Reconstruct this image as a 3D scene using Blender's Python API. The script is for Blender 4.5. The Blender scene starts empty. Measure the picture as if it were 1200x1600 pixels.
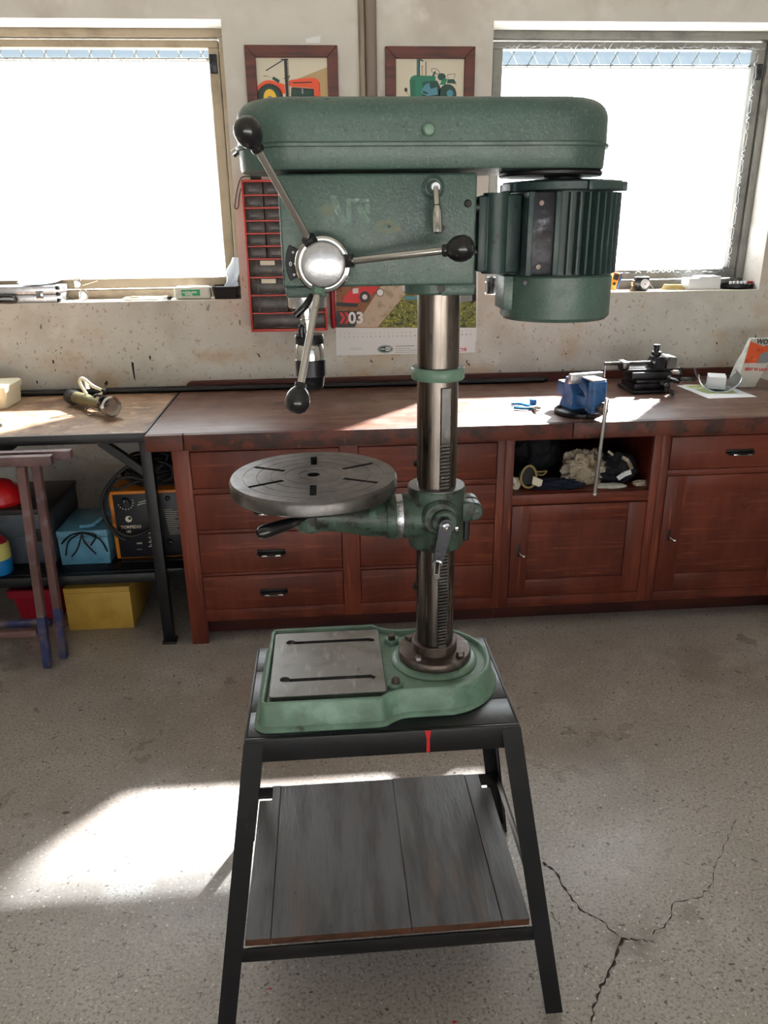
import bpy, bmesh, math, random
from mathutils import Vector, Matrix, noise
random.seed(7)
PI = math.pi
sc = bpy.context.scene
COL = sc.collection

# ---------------------------------------------------------------- camera
CAM_H = 1.55
PITCH, YAW, ROLL, FPX = math.radians(20.5), math.radians(4.25), math.radians(-0.7), 1204.0
FW = Vector((math.sin(YAW) * math.cos(PITCH), math.cos(YAW) * math.cos(PITCH), -math.sin(PITCH)))
RT0 = Vector((math.cos(YAW), -math.sin(YAW), 0)); UP0 = RT0.cross(FW)
RT = RT0 * math.cos(ROLL) + UP0 * math.sin(ROLL); UP = UP0 * math.cos(ROLL) - RT0 * math.sin(ROLL)
cam = bpy.data.cameras.new('camera'); camo = bpy.data.objects.new('camera', cam); COL.objects.link(camo)
R3 = Matrix((RT, UP, -FW)).transposed()
camo.matrix_world = Matrix.Translation((0, 0, CAM_H)) @ R3.to_4x4()
cam.sensor_fit = 'VERTICAL'; cam.sensor_height = 36.0; cam.lens = 36.0 * FPX / 1600.0
cam.clip_start = 0.05; cam.clip_end = 300
sc.camera = camo

def ray(x, y): return RT * ((x - 600) / FPX) - UP * ((y - 800) / FPX) + FW
def aY(x, y, Y):                 # survey helper: where a photographed detail lies on the plane y = Y
    d = ray(x, y); return Vector((0, 0, CAM_H)) + d * (Y / d.y)
def aZ(x, y, z):
    d = ray(x, y); return Vector((0, 0, CAM_H)) + d * ((z - CAM_H) / d.z)

# ---------------------------------------------------------------- world, sun, exposure
w = bpy.data.worlds.new('world'); sc.world = w; w.use_nodes = True
bg = w.node_tree.nodes['Background']
bg.inputs[0].default_value = (0.78, 0.90, 1.0, 1); bg.inputs[1].default_value = 1.0
SUN_DIR = Vector((-0.77, -0.965, -1.0)).normalized()
sl = bpy.data.lights.new('sun', 'SUN'); sl.energy = 125.0; sl.angle = math.radians(2.6); sl.color = (1.0, 0.985, 0.96)
so = bpy.data.objects.new('sun', sl); COL.objects.link(so); so.rotation_euler = SUN_DIR.to_track_quat('-Z', 'Y').to_euler(); so.location = (4, 8, 6)
al = bpy.data.lights.new('back_fill', 'AREA'); al.shape = 'RECTANGLE'; al.size = 4.4; al.size_y = 2.3; al.energy = 11; al.color = (0.86, 0.93, 1.0)  # added fill lamp behind the camera, brightens the surfaces facing it
ao = bpy.data.objects.new('back_fill', al); COL.objects.link(ao); ao.location = (0.3, -2.98, 1.3); ao.rotation_euler = (math.radians(90), 0, 0)
sc.view_settings.view_transform = 'Standard'; sc.view_settings.look = 'None'; sc.view_settings.gamma = 1.0
sc.view_settings.use_curve_mapping = False; sc.view_settings.exposure = -0.25
sc.cycles.max_bounces = 8; sc.cycles.diffuse_bounces = 5; sc.cycles.transparent_max_bounces = 16
sc.cycles.use_denoising = True
sc.cycles.sample_clamp_indirect = 6.0
sc.cycles.caustics_reflective = False; sc.cycles.caustics_refractive = False

# ---------------------------------------------------------------- materials
def hexc(r, g, b):
    f = lambda c: (c / 255 / 12.92) if c / 255 <= 0.04045 else ((c / 255 + 0.055) / 1.055) ** 2.4
    return (f(r), f(g), f(b), 1)
def mat(name, col, rough=0.5, metal=0.0, layers=(), bump=None, spec=0.5, coat=0.0, alpha=1.0, trans=0.0, rvar=None, ior=1.45):
    """layers: (colour, scale, lo, hi[, (sx,sy,sz)[, detail]]) noise-masked paints laid over the base colour"""
    m = bpy.data.materials.new(name); m.use_nodes = True; nt = m.node_tree; N = nt.nodes; L = nt.links
    b = N['Principled BSDF']
    tc = N.new('ShaderNodeTexCoord')
    b.inputs['Base Color'].default_value = hexc(*col); b.inputs['Roughness'].default_value = rough; b.inputs['Metallic'].default_value = metal
    b.inputs['Specular IOR Level'].default_value = spec; b.inputs['Coat Weight'].default_value = coat
    b.inputs['Alpha'].default_value = alpha; b.inputs['Transmission Weight'].default_value = trans; b.inputs['IOR'].default_value = ior
    cur = None
    def nz(scale, st, det):
        n = N.new('ShaderNodeTexNoise'); n.inputs['Scale'].default_value = scale; n.inputs['Detail'].default_value = det; n.inputs['Roughness'].default_value = 0.6
        mp = N.new('ShaderNodeMapping'); mp.inputs['Scale'].default_value = st; mp.inputs['Location'].default_value = (len(N) * 1.7, len(N) * .9, len(N) * .3)
        L.new(tc.outputs['Object'], mp.inputs[0]); L.new(mp.outputs[0], n.inputs['Vector']); return n
    for ly in layers:
        c2, s, lo, hi = ly[:4]; st = ly[4] if len(ly) > 4 else (1, 1, 1); det = ly[5] if len(ly) > 5 else 4.0
        n = nz(s, st, det)
        r = N.new('ShaderNodeMapRange'); r.inputs[1].default_value = lo; r.inputs[2].default_value = hi; r.interpolation_type = 'SMOOTHSTEP'
        L.new(n.outputs[0], r.inputs[0])
        mx = N.new('ShaderNodeMix'); mx.data_type = 'RGBA'; fo = r.outputs[0]
        if len(ly) > 6:                                   # layer fades with height: (z where gone, z where full)
            sx = N.new('ShaderNodeSeparateXYZ'); L.new(tc.outputs['Object'], sx.inputs[0]); r2 = N.new('ShaderNodeMapRange'); r2.inputs[1].default_value = ly[6][0]; r2.inputs[2].default_value = ly[6][1]
            L.new(sx.outputs[2], r2.inputs[0]); mu = N.new('ShaderNodeMath'); mu.operation = 'MULTIPLY'; L.new(fo, mu.inputs[0]); L.new(r2.outputs[0], mu.inputs[1]); fo = mu.outputs[0]
        L.new(fo, mx.inputs[0])
        if cur is None: mx.inputs[6].default_value = hexc(*col)
        else: L.new(cur, mx.inputs[6])
        mx.inputs[7].default_value = hexc(*c2); cur = mx.outputs[2]
    if cur is not None: L.new(cur, b.inputs['Base Color'])
    if rvar:
        n = nz(rvar[0], rvar[3] if len(rvar) > 3 else (1, 1, 1), 4); r = N.new('ShaderNodeMapRange'); r.inputs[1].default_value = .3; r.inputs[2].default_value = .7
        r.inputs[3].default_value = rvar[1]; r.inputs[4].default_value = rvar[2]; L.new(n.outputs[0], r.inputs[0]); L.new(r.outputs[0], b.inputs['Roughness'])
    if bump:
        n = nz(bump[0], bump[2] if len(bump) > 2 else (1, 1, 1), 3.0)
        bp = N.new('ShaderNodeBump'); bp.inputs['Strength'].default_value = bump[1]; bp.inputs['Distance'].default_value = 0.002
        L.new(n.outputs[0], bp.inputs['Height']); L.new(bp.outputs[0], b.inputs['Normal'])
    return m

X = {}
X['wall'] = mat('plaster', (198, 196, 190), .85, layers=[((174, 169, 161), 2.2, .45, .7), ((208, 206, 202), 6, .5, .75), ((184, 166, 146), 3.2, .48, .68, (1, 1, 1.6), 5, (1.5, 1.1)), ((172, 156, 138), 46, .60, .68, (1, 1, 1), 3, (1.5, 1.2)), ((92, 78, 68), 80, .685, .71, (1, 1, .7), 2, (1.6, 1.1)), ((56, 46, 42), 42, .715, .73, (1, 1, .5), 2, (1.5, 1.0))], bump=(22, .45))
X['floor'] = mat('concrete', (164, 158, 153), .42, layers=[((140, 132, 126), 1.6, .4, .7), ((174, 170, 166), 5, .48, .75), ((104, 92, 82), 3.1, .6, .8), ((132, 124, 118), 130, .5, .62), ((212, 208, 202), 110, .62, .66), ((82, 72, 64), 75, .635, .67)], bump=(110, .35), rvar=(4, .24, .42), spec=.9)
X['green'] = mat('hammered green paint', (66, 88, 80), .36, layers=[((56, 75, 72), 5, .4, .65), ((78, 94, 86), 11, .55, .8), ((92, 88, 68), 6, .68, .8), ((76, 97, 90), 190, .52, .66), ((50, 66, 60), 170, .60, .70)], bump=(240, .32), rvar=(30, .26, .46))
X['greenlight'] = mat('pale green base paint', (108, 138, 122), .36, layers=[((84, 110, 94), 9, .45, .7), ((130, 158, 146), 14, .55, .8), ((60, 66, 50), 26, .63, .75), ((40, 50, 42), 120, .68, .73)], bump=(90, .3))
X['greenold'] = mat('oily green casting', (62, 82, 70), .4, layers=[((46, 58, 50), 14, .4, .65), ((32, 32, 26), 45, .48, .62), ((92, 122, 104), 26, .62, .75)], bump=(120, .5))
X['motor'] = mat('motor green', (46, 64, 62), .42, layers=[((34, 48, 54), 9, .4, .7), ((70, 86, 78), 20, .6, .8), ((30, 36, 34), 60, .6, .7)], bump=(140, .3))
X['steel'] = mat('column steel', (124, 116, 110), .34, 1.0, layers=[((70, 60, 54), 5, .4, .62, (9, 9, .35)), ((46, 48, 56), 9, .42, .62, (1, 1, 1.6), 4, (.2, -.1)), ((150, 146, 142), 30, .58, .8, (6, 6, .3))], rvar=(14, .2, .45, (4, 4, .4)))
X['iron'] = mat('machined iron', (112, 110, 109), .33, 1.0, layers=[((74, 70, 67), 9, .4, .7), ((124, 122, 121), 26, .55, .8), ((70, 62, 56), 70, .66, .74)], bump=(160, .12), rvar=(20, .3, .5))
X['plate'] = mat('scuffed machined plate', (140, 140, 140), .36, 1.0, layers=[((112, 108, 104), 8, .4, .7), ((172, 172, 174), 55, .55, .8, (1, .25, 1)), ((90, 76, 66), 30, .68, .76)], bump=(70, .15))
X['rustiron'] = mat('brown iron flange', (96, 84, 78), .4, .8, layers=[((128, 122, 120), 20, .5, .7), ((78, 50, 36), 14, .58, .75), ((40, 34, 32), 40, .62, .72)], bump=(130, .35))
X['chrome'] = mat('polished steel', (205, 203, 200), .14, 1.0, layers=[((170, 165, 160), 40, .6, .8)])
X['brushed'] = mat('satin aluminium', (196, 196, 200), .34, 1.0, layers=[((150, 150, 156), 110, .55, .7), ((220, 220, 222), 60, .5, .7)], bump=(200, .15))
X['blackplastic'] = mat('black bakelite', (16, 16, 19), .28, layers=[((40, 40, 44), 30, .6, .8)], coat=.3)
X['rubber'] = mat('black rubber', (26, 26, 28), .6, bump=(80, .2))
X['blacksteel'] = mat('black painted steel', (14, 14, 17), .42, layers=[((22, 22, 27), 8, .5, .7), ((50, 44, 42), 60, .64, .72), ((44, 26, 20), 4, .70, .82)], bump=(90, .2))
X['darksteel'] = mat('dark oiled steel', (46, 46, 50), .35, .8, layers=[((90, 90, 94), 40, .6, .75), ((24, 22, 22), 20, .5, .7)], bump=(90, .3))
X['redwood'] = mat('red stained wood', (112, 52, 38), .4, layers=[((86, 38, 28), 6, .4, .65, (1, 1, .25)), ((130, 66, 48), 20, .52, .75, (.25, 1, 4)), ((56, 26, 20), 4.4, .64, .78), ((40, 20, 16), 26, .68, .76)], bump=(60, .2, (.3, 1, 3)), spec=.35)
X['redwoodv'] = mat('red stained wood upright', (118, 57, 42), .4, layers=[((90, 40, 30), 6, .4, .65, (1, 1, .2)), ((150, 78, 52), 22, .55, .75, (4, 4, .2)), ((58, 28, 22), 30, .68, .76)], bump=(60, .2, (3, 3, .3)), spec=.35)
X['reddark'] = mat('dark red plinth wood', (84, 36, 24), .5, layers=[((58, 26, 18), 8, .4, .7, (.3, 1, 3))])
X['worktop'] = mat('worn worktop', (92, 62, 52), .38, layers=[((118, 92, 80), 7, .42, .7, (.4, 2, 2)), ((60, 38, 32), 5, .55, .75), ((150, 128, 116), 40, .62, .76, (.3, 2, 2)), ((38, 26, 24), 34, .66, .76)], bump=(50, .25, (.4, 2, 2)), rvar=(9, .3, .5))
X['edge'] = mat('worn worktop edge', (96, 44, 30), .5, layers=[((54, 30, 26), 9, .42, .62, (1, 1, 1.5)), ((34, 26, 26), 18, .56, .7), ((130, 66, 40), 26, .62, .76), ((160, 120, 50), 16, .76, .8), ((60, 110, 70), 12, .77, .8)], bump=(40, .5))
X['benchtop2'] = mat('dirty plywood top', (140, 112, 88), .5, layers=[((96, 70, 52), 6, .42, .65), ((176, 150, 122), 14, .5, .72), ((50, 36, 28), 24, .64, .76)], bump=(40, .2))
X['shelfwood'] = mat('grey worn boards', (98, 99, 103), .3, layers=[((70, 69, 72), 7, .4, .65, (3, .4, 1)), ((112, 94, 86), 6, .58, .8, (2.5, .5, 1)), ((120, 116, 116), 60, .68, .76, (5, .6, 1)), ((40, 32, 30), 30, .68, .74)], bump=(50, .25, (5, .5, 1)))
X['shelfedge'] = mat('brown sawn board edge', (92, 56, 38), .6, layers=[((62, 36, 26), 20, .4, .7, (1, 1, 3))])
X['topwood'] = mat('black greasy board', (38, 40, 46), .34, layers=[((70, 76, 84), 14, .55, .75), ((24, 24, 26), 8, .4, .6), ((110, 118, 128), 40, .7, .78)], bump=(50, .2))
X['winwood'] = mat('beige window paint', (150, 136, 116), .55, layers=[((128, 114, 96), 9, .45, .7), ((110, 96, 80), 50, .7, .76)], bump=(30, .2))
X['wingrey'] = mat('grey window paint', (116, 115, 110), .5, layers=[((92, 91, 88), 9, .45, .7), ((84, 80, 76), 40, .66, .76)], bump=(30, .2))
X['sill'] = mat('sill plaster', (222, 216, 206), .7, layers=[((196, 186, 172), 8, .45, .7)])
X['wire'] = mat('galvanised wire', (96, 102, 108), .6)
X['red'] = mat('red plastic rack', (176, 52, 40), .42, layers=[((150, 40, 32), 9, .5, .7)])
X['darkred'] = mat('dark red plastic', (140, 24, 34), .38)
X['smoke'] = mat('smoky clear drawer', (56, 46, 43), .3, layers=[((88, 70, 60), 30, .55, .7), ((36, 30, 29), 18, .5, .7)], spec=.4)
X['label'] = mat('paper label', (226, 218, 200), .7)
X['white'] = mat('white paper', (236, 238, 240), .7)
X['frame'] = mat('walnut frame', (88, 38, 28), .4, layers=[((56, 24, 20), 8, .42, .66, (.6, 1, 5)), ((112, 56, 38), 30, .6, .78, (.5, 1, 4))])
X['photo'] = mat('print paper sky', (206, 200, 182), .5)
X['hill'] = mat('print tan hill', (170, 146, 104), .5)
X['orange'] = mat('print orange', (214, 78, 44), .5)
X['ink'] = mat('print black', (34, 36, 38), .5)
X['yellow'] = mat('print yellow', (226, 184, 60), .5)
X['pgreen'] = mat('print green', (22, 112, 88), .5)
X['pgreend'] = mat('print dark green', (14, 62, 54), .5)
X['pblue'] = mat('print blue', (70, 130, 150), .5)
X['grass'] = mat('print field', (98, 104, 52), .6, layers=[((196, 186, 70), 160, .55, .62), ((40, 56, 34), 60, .52, .62), ((150, 120, 80), 18, .64, .74)])
X['dirt'] = mat('print soil', (134, 88, 58), .6, layers=[((96, 62, 44), 30, .5, .66)])
X['haze'] = mat('print grey band', (178, 160, 142), .6, layers=[((150, 136, 112), 24, .5, .66)])
X['pred'] = mat('print red', (200, 34, 44), .5)
X['pgrey'] = mat('print grey', (120, 124, 128), .6)
X['bluepaint'] = mat('blue vise paint', (44, 92, 146), .4, layers=[((30, 66, 110), 20, .45, .65), ((120, 120, 122), 34, .6, .72), ((60, 50, 44), 60, .66, .74)], bump=(90, .3))
X['blue'] = mat('blue grips', (20, 120, 180), .4)
X['bluebox'] = mat('light blue toolbox paint', (84, 140, 168), .45, layers=[((66, 118, 150), 9, .45, .7), ((110, 78, 60), 13, .60, .68), ((44, 50, 58), 22, .66, .74)], bump=(60, .2))
X['greybox'] = mat('grey hammered case', (74, 82, 92), .45, layers=[((58, 64, 74), 12, .45, .7)], bump=(150, .3))
X['blackcase'] = mat('black case lid', (34, 32, 34), .5, layers=[((70, 60, 54), 14, .55, .75)])
X['yellowbox'] = mat('yellow box paint', (222, 180, 84), .5, layers=[((200, 156, 66), 6, .45, .7), ((150, 110, 50), 50, .7, .76)])
X['redbox'] = mat('crimson bin', (170, 28, 48), .42)
X['welderorange'] = mat('orange welder casing', (206, 122, 32), .45, layers=[((150, 84, 28), 12, .55, .75)])
X['welderface'] = mat('black welder panel', (24, 25, 32), .4)
X['helmet'] = mat('red helmet plastic', (206, 28, 34), .25, coat=.4)
X['canblue'] = mat('blue canister', (18, 110, 176), .4)
X['canyellow'] = mat('yellow canister band', (196, 190, 110), .5)
X['rustpaint'] = mat('rusty brown steel', (108, 78, 76), .5, layers=[((88, 64, 62), 8, .42, .66), ((120, 108, 116), 12, .55, .72), ((140, 92, 78), 18, .6, .78)], bump=(90, .3))
X['sawblue'] = mat('blue sawhorse paint', (58, 66, 112), .5, layers=[((112, 98, 104), 8, .44, .6), ((40, 44, 84), 16, .5, .7)], bump=(90, .3))
X['olive'] = mat('worn olive metal', (104, 100, 70), .4, .5, layers=[((70, 70, 58), 20, .5, .7), ((160, 156, 140), 50, .62, .74)], bump=(90, .3))
X['cream'] = mat('cream plastic', (236, 232, 206), .5)
X['orangeplastic'] = mat('orange plastic', (238, 140, 30), .4)
X['brass'] = mat('old brass', (128, 110, 84), .35, .9, layers=[((80, 66, 50), 30, .5, .7)])
X['greenlab'] = mat('green wrapper print', (16, 150, 96), .5)
X['bagwhite'] = mat('paper sack white', (212, 212, 204), .6, layers=[((180, 182, 176), 18, .5, .7)])
X['bagorange'] = mat('paper sack orange print', (208, 84, 40), .55, layers=[((176, 52, 34), 22, .5, .68), ((222, 150, 90), 30, .64, .74)])
X['rag'] = mat('dirty white rag', (172, 160, 142), .9, layers=[((130, 112, 92), 16, .48, .66), ((204, 200, 194), 30, .55, .7)])
X['glove'] = mat('black knit', (26, 26, 32), .85, bump=(200, .5))
X['navy'] = mat('navy cloth', (28, 36, 56), .9, bump=(160, .5))
X['tan'] = mat('tan rubber rim', (150, 132, 84), .6)
X['capgrey'] = mat('galvanised strip', (150, 156, 152), .4, .6)
X['cement'] = mat('pipe paint grey brown', (136, 126, 112), .6, layers=[((110, 98, 88), 9, .45, .7, (2, 2, .3))])
X['pipe2'] = mat('pipe paint dusk', (112, 100, 92), .5, layers=[((92, 86, 78), 7, .45, .7, (2, 2, .3))])
X['outside'] = mat('bright yard paving', (200, 196, 188), .9, layers=[((180, 176, 168), 3, .4, .7)])
X['ceil'] = mat('ceiling white', (216, 212, 204), .9)
X['redpaint'] = mat('red paint drip', (196, 34, 40), .4)
X['crack'] = mat('dark crack dirt', (52, 42, 36), .9)  # one dark colour for the floor cracks and small wall stains
X['crackpale'] = mat('pale scratch', (205, 200, 194), .8)

def filmmat(name, tr, tint=(1, 1, 1, 1), gloss=.06):
    m = bpy.data.materials.new(name); m.use_nodes = True; nt = m.node_tree; N = nt.nodes; L = nt.links; N.clear()
    o = N.new('ShaderNodeOutputMaterial'); t = N.new('ShaderNodeBsdfTransparent'); t.inputs[0].default_value = tint
    s = N.new('ShaderNodeBsdfTranslucent'); s.inputs[0].default_value = (.82, .88, .94, 1)
    g = N.new('ShaderNodeBsdfGlossy'); g.inputs['Roughness'].default_value = .08
    a = N.new('ShaderNodeMixShader'); a.inputs[0].default_value = tr; L.new(t.outputs[0], a.inputs[1]); L.new(s.outputs[0], a.inputs[2])
    b = N.new('ShaderNodeMixShader'); b.inputs[0].default_value = gloss; L.new(a.outputs[0], b.inputs[1]); L.new(g.outputs[0], b.inputs[2])
    L.new(b.outputs[0], o.inputs[0]); return m
X['film'] = filmmat('plastic film over glass', .32)
X['glass'] = filmmat('window glass', .004, (.86, .95, 1, 1))
X['clear'] = filmmat('clear plastic', .10, (.90, .93, .95, 1), .22)
X['baggy'] = filmmat('clear bag plastic', .5, (.95, .96, .98, 1), .2)

# ---------------------------------------------------------------- mesh building
class G:
    def __init__(s, M=None): s.b = bmesh.new(); s.mi = 0; s.M = M
    def _merge(s, t, smooth=True):
        if s.M is not None: bmesh.ops.transform(t, matrix=s.M, verts=t.verts[:])
        for f in t.faces: f.material_index = s.mi; f.smooth = smooth
        me = bpy.data.meshes.new('t'); t.to_mesh(me); t.free(); s.b.from_mesh(me); bpy.data.meshes.remove(me)
        return s
    def box(s, x0, x1, y0, y1, z0, z1, bev=0.0, R=None, seg=2):
        t = bmesh.new(); bmesh.ops.create_cube(t, size=1)
        bmesh.ops.scale(t, vec=(abs(x1 - x0), abs(y1 - y0), abs(z1 - z0)), verts=t.verts)
        if bev: bmesh.ops.bevel(t, geom=t.edges[:], offset=bev, segments=seg, affect='EDGES', profile=.5)
        m = Matrix.Translation(((x0 + x1) / 2, (y0 + y1) / 2, (z0 + z1) / 2))
        if R is not None: m = m @ R.to_4x4()
        bmesh.ops.transform(t, matrix=m, verts=t.verts[:]); return s._merge(t)
    def bar(s, p, q, w, h, bev=0.0, up=(0, 0, 1)):      # rectangular bar from p to q
        p, q = Vector(p), Vector(q); d = (q - p); L = d.length; d.normalize(); u = Vector(up)
        a = d.cross(u); a = a.normalized() if a.length > 1e-4 else Vector((1, 0, 0)); c = a.cross(d).normalized()
        t = bmesh.new(); bmesh.ops.create_cube(t, size=1); bmesh.ops.scale(t, vec=(w, L, h), verts=t.verts)
        if bev: bmesh.ops.bevel(t, geom=t.edges[:], offset=bev, segments=1, affect='EDGES')
        bmesh.ops.transform(t, matrix=Matrix.Translation((p + q) / 2) @ Matrix((a, d, c)).transposed().to_4x4(), verts=t.verts[:]); return s._merge(t)
    def lathe(s, prof, o, ax=(0, 0, 1), n=32, sy=1.0):      # prof [(r, h)] from the bottom up along ax
        d = Vector(ax).normalized(); q = Vector((0, 0, 1)).rotation_difference(d).to_matrix().to_4x4()
        t = bmesh.new(); rings = []
        for r, h in prof:
            if r < 1e-6: rings.append([t.verts.new((0, 0, h))])
            else: rings.append([t.verts.new((r * math.cos(2 * PI * k / n), sy * r * math.sin(2 * PI * k / n), h)) for k in range(n)])
        for A, B in zip(rings, rings[1:]):
            for k in range(n):
                k2 = (k + 1) % n
                if len(A) == 1 and len(B) == 1: continue
                if len(A) == 1: t.faces.new((A[0], B[k2], B[k]))
                elif len(B) == 1: t.faces.new((A[k], A[k2], B[0]))
                else: t.faces.new((A[k], A[k2], B[k2], B[k]))
        if len(rings[0]) > 1: t.faces.new(rings[0][::-1])
        if len(rings[-1]) > 1: t.faces.new(rings[-1])
        bmesh.ops.recalc_face_normals(t, faces=t.faces[:])
        bmesh.ops.transform(t, matrix=Matrix.Translation(Vector(o)) @ q, verts=t.verts[:]); return s._merge(t)
    def cyl(s, p, q, r, r2=None, n=24, c=0.0):
        p, q = Vector(p), Vector(q); L = (q - p).length; r2 = r if r2 is None else r2
        pr = [(r, 0), (r2, L)] if not c else [(r - c, 0), (r, c), (r2, L - c), (r2 - c, L)]
        return s.lathe(pr, p, q - p, n)
    def ball(s, c, r, sc_=(1, 1, 1), n=20, R=None):
        t = bmesh.new(); bmesh.ops.create_uvsphere(t, u_segments=n, v_segments=n // 2 + 2, radius=r)
        m = Matrix.Translation(Vector(c)) @ (R.to_4x4() if R is not None else Matrix()) @ Matrix.Diagonal((*sc_, 1))
        bmesh.ops.transform(t, matrix=m, verts=t.verts[:]); return s._merge(t)
    def prism(s, pts, lo, hi, plane='XZ', bev=0.0, seg=2):
        t = bmesh.new()
        mk = {'XY': lambda a, b, h: (a, b, h), 'XZ': lambda a, b, h: (a, h, b), 'YZ': lambda a, b, h: (h, a, b)}[plane]
        A = [t.verts.new(mk(a, b, lo)) for a, b in pts]; B = [t.verts.new(mk(a, b, hi)) for a, b in pts]; n = len(pts)
        t.faces.new(A[::-1]); t.faces.new(B)
        for k in range(n): t.faces.new((A[k], A[(k + 1) % n], B[(k + 1) % n], B[k]))
        bmesh.ops.recalc_face_normals(t, faces=t.faces[:])
        if bev: bmesh.ops.bevel(t, geom=t.edges[:], offset=bev, segments=seg, affect='EDGES', clamp_overlap=True)
        return s._merge(t)
    def loft(s, rings, cap0=True, cap1=True):
        t = bmesh.new(); V = [[t.verts.new(p) for p in r] for r in rings]
        for A, B in zip(V, V[1:]):
            for k in range(len(A)): t.faces.new((A[k], A[(k + 1) % len(A)], B[(k + 1) % len(A)], B[k]))
        if cap0: t.faces.new(V[0][::-1])
        if cap1: t.faces.new(V[-1])
        bmesh.ops.recalc_face_normals(t, faces=t.faces[:]); return s._merge(t)
    def tube(s, pts, r, n=8, sub=4, closed=False):
        P = [Vector(p) for p in pts]
        if sub > 1 and len(P) > 2:
            Q = []; m = len(P)
            for i in range(m if closed else m - 1):
                p0 = P[(i - 1) % m] if (closed or i) else P[0]; p1 = P[i]; p2 = P[(i + 1) % m]; p3 = P[(i + 2) % m] if (closed or i + 2 < m) else P[-1]
                for k in range(sub):
                    u = k / sub; Q.append(.5 * ((2 * p1) + (p2 - p0) * u + (2 * p0 - 5 * p1 + 4 * p2 - p3) * u * u + (3 * p1 - p0 - 3 * p2 + p3) * u ** 3))
            if not closed: Q.append(P[-1])
            P = Q
        t = bmesh.new(); rings = []; nv = None
        for i, p in enumerate(P):
            a = P[(i - 1) % len(P)] if (closed or i) else P[0]; b = P[(i + 1) % len(P)] if (closed or i + 1 < len(P)) else P[-1]
            d = (b - a).normalized()
            if nv is None: nv = d.orthogonal().normalized()
            nv = (nv - d * nv.dot(d)); nv = nv.normalized() if nv.length > 1e-6 else d.orthogonal().normalized()
            bi = d.cross(nv); rr = r(i / max(1, len(P) - 1)) if callable(r) else r
            rings.append([t.verts.new(p + (nv * math.cos(2 * PI * k / n) + bi * math.sin(2 * PI * k / n)) * rr) for k in range(n)])
        pr = list(zip(rings, rings[1:])) + ([(rings[-1], rings[0])] if closed else [])
        for A, B in pr:
            for k in range(n): t.faces.new((A[k], A[(k + 1) % n], B[(k + 1) % n], B[k]))
        if not closed: t.faces.new(rings[0][::-1]); t.faces.new(rings[-1])
        bmesh.ops.recalc_face_normals(t, faces=t.faces[:]); return s._merge(t)
    def poly(s, pts):                                 # flat face
        t = bmesh.new(); t.faces.new([t.verts.new(p) for p in pts]); return s._merge(t, False)
    def text(s, txt, o, size, ax=(1, 0, 0), up=(0, 0, 1), depth=.0004, shear=0.0, align='LEFT', bold=0.0):
        cu = bpy.data.curves.new('t', 'FONT'); cu.body = txt; cu.size = size; cu.extrude = depth; cu.shear = shear; cu.align_x = align; cu.offset = bold; cu.resolution_u = 3
        ob = bpy.data.objects.new('t', cu); COL.objects.link(ob); bpy.context.view_layer.update()
        me = bpy.data.meshes.new_from_object(ob.evaluated_get(bpy.context.evaluated_depsgraph_get()))
        a = Vector(ax).normalized(); u = Vector(up); nrm = a.cross(u).normalized(); u = nrm.cross(a)
        me.transform(Matrix.Translation(Vector(o)) @ Matrix((a, u, nrm)).transposed().to_4x4())
        t = bmesh.new(); t.from_mesh(me); bpy.data.objects.remove(ob); bpy.data.curves.remove(cu); bpy.data.meshes.remove(me)
        return s._merge(t, False)
    def mesh(s, name):
        me = bpy.data.meshes.new(name); s.b.to_mesh(me); s.b.free()
        try: me.set_sharp_from_angle(angle=math.radians(38))
        except Exception: pass
        return me
    def build(s, name, mats, parent=None, **kw):
        me = s.mesh(name)
        for m in (mats if isinstance(mats, (list, tuple)) else [mats]): me.materials.append(X[m] if isinstance(m, str) else m)
        o = bpy.data.objects.new(name, me); COL.objects.link(o)
        if parent is not None:
            l = wl(parent); me.transform(Matrix.Translation(-l)); o.parent = parent
        elif kw.get('at') is not None:
            l = Vector(kw['at']); me.transform(Matrix.Translation(-l)); o.location = l
        for k in ('label', 'category', 'group', 'kind'):
            if kw.get(k): o[k] = kw[k]
        return o
def wl(o):
    v = Vector(o.location)
    while o.parent: o = o.parent; v += Vector(o.location)
    return v
def thing(name, label, cat, loc, group=None):
    o = bpy.data.objects.new(name, None); COL.objects.link(o); o.location = loc; o.empty_display_size = .05
    o['label'] = label; o['category'] = cat
    if group: o['group'] = group
    return o
def setting(name, loc=(0, 0, 0)):
    o = bpy.data.objects.new(name, None); COL.objects.link(o); o.location = loc; o['kind'] = 'structure'; return o
def cut(o, cutter):
    c = bpy.data.objects.new('cutter', cutter.mesh('cutter')); COL.objects.link(c)
    c.location = wl(o); c.data.transform(Matrix.Translation(-wl(o)))
    md = o.modifiers.new('b', 'BOOLEAN'); md.operation = 'DIFFERENCE'; md.solver = 'EXACT'; md.object = c
    bpy.context.view_layer.update()
    me = bpy.data.meshes.new_from_object(o.evaluated_get(bpy.context.evaluated_depsgraph_get()))
    o.modifiers.clear(); old = o.data; o.data = me; me.name = old.name
    bpy.data.objects.remove(c)
    try: me.set_sharp_from_angle(angle=math.radians(38))
    except Exception: pass
def rrect(x0, x1, y0, y1, r, n=8):
    out = []
    for cx, cy, a in ((x1 - r, y0 + r, -90), (x1 - r, y1 - r, 0), (x0 + r, y1 - r, 90), (x0 + r, y0 + r, 180)):
        for k in range(n + 1):
            t = math.radians(a + 90 * k / n); out.append((cx + r * math.cos(t), cy + r * math.sin(t)))
    return out
def offs(pts, d):                                   # outward offset of a counter-clockwise outline
    out = []; n = len(pts)
    for i in range(n):
        a, b, c = Vector(pts[i - 1]), Vector(pts[i]), Vector(pts[(i + 1) % n])
        e = (b - a).normalized() + (c - b).normalized()
        e.normalize(); out.append((b.x + e.y * d, b.y - e.x * d))
    return out
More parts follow.
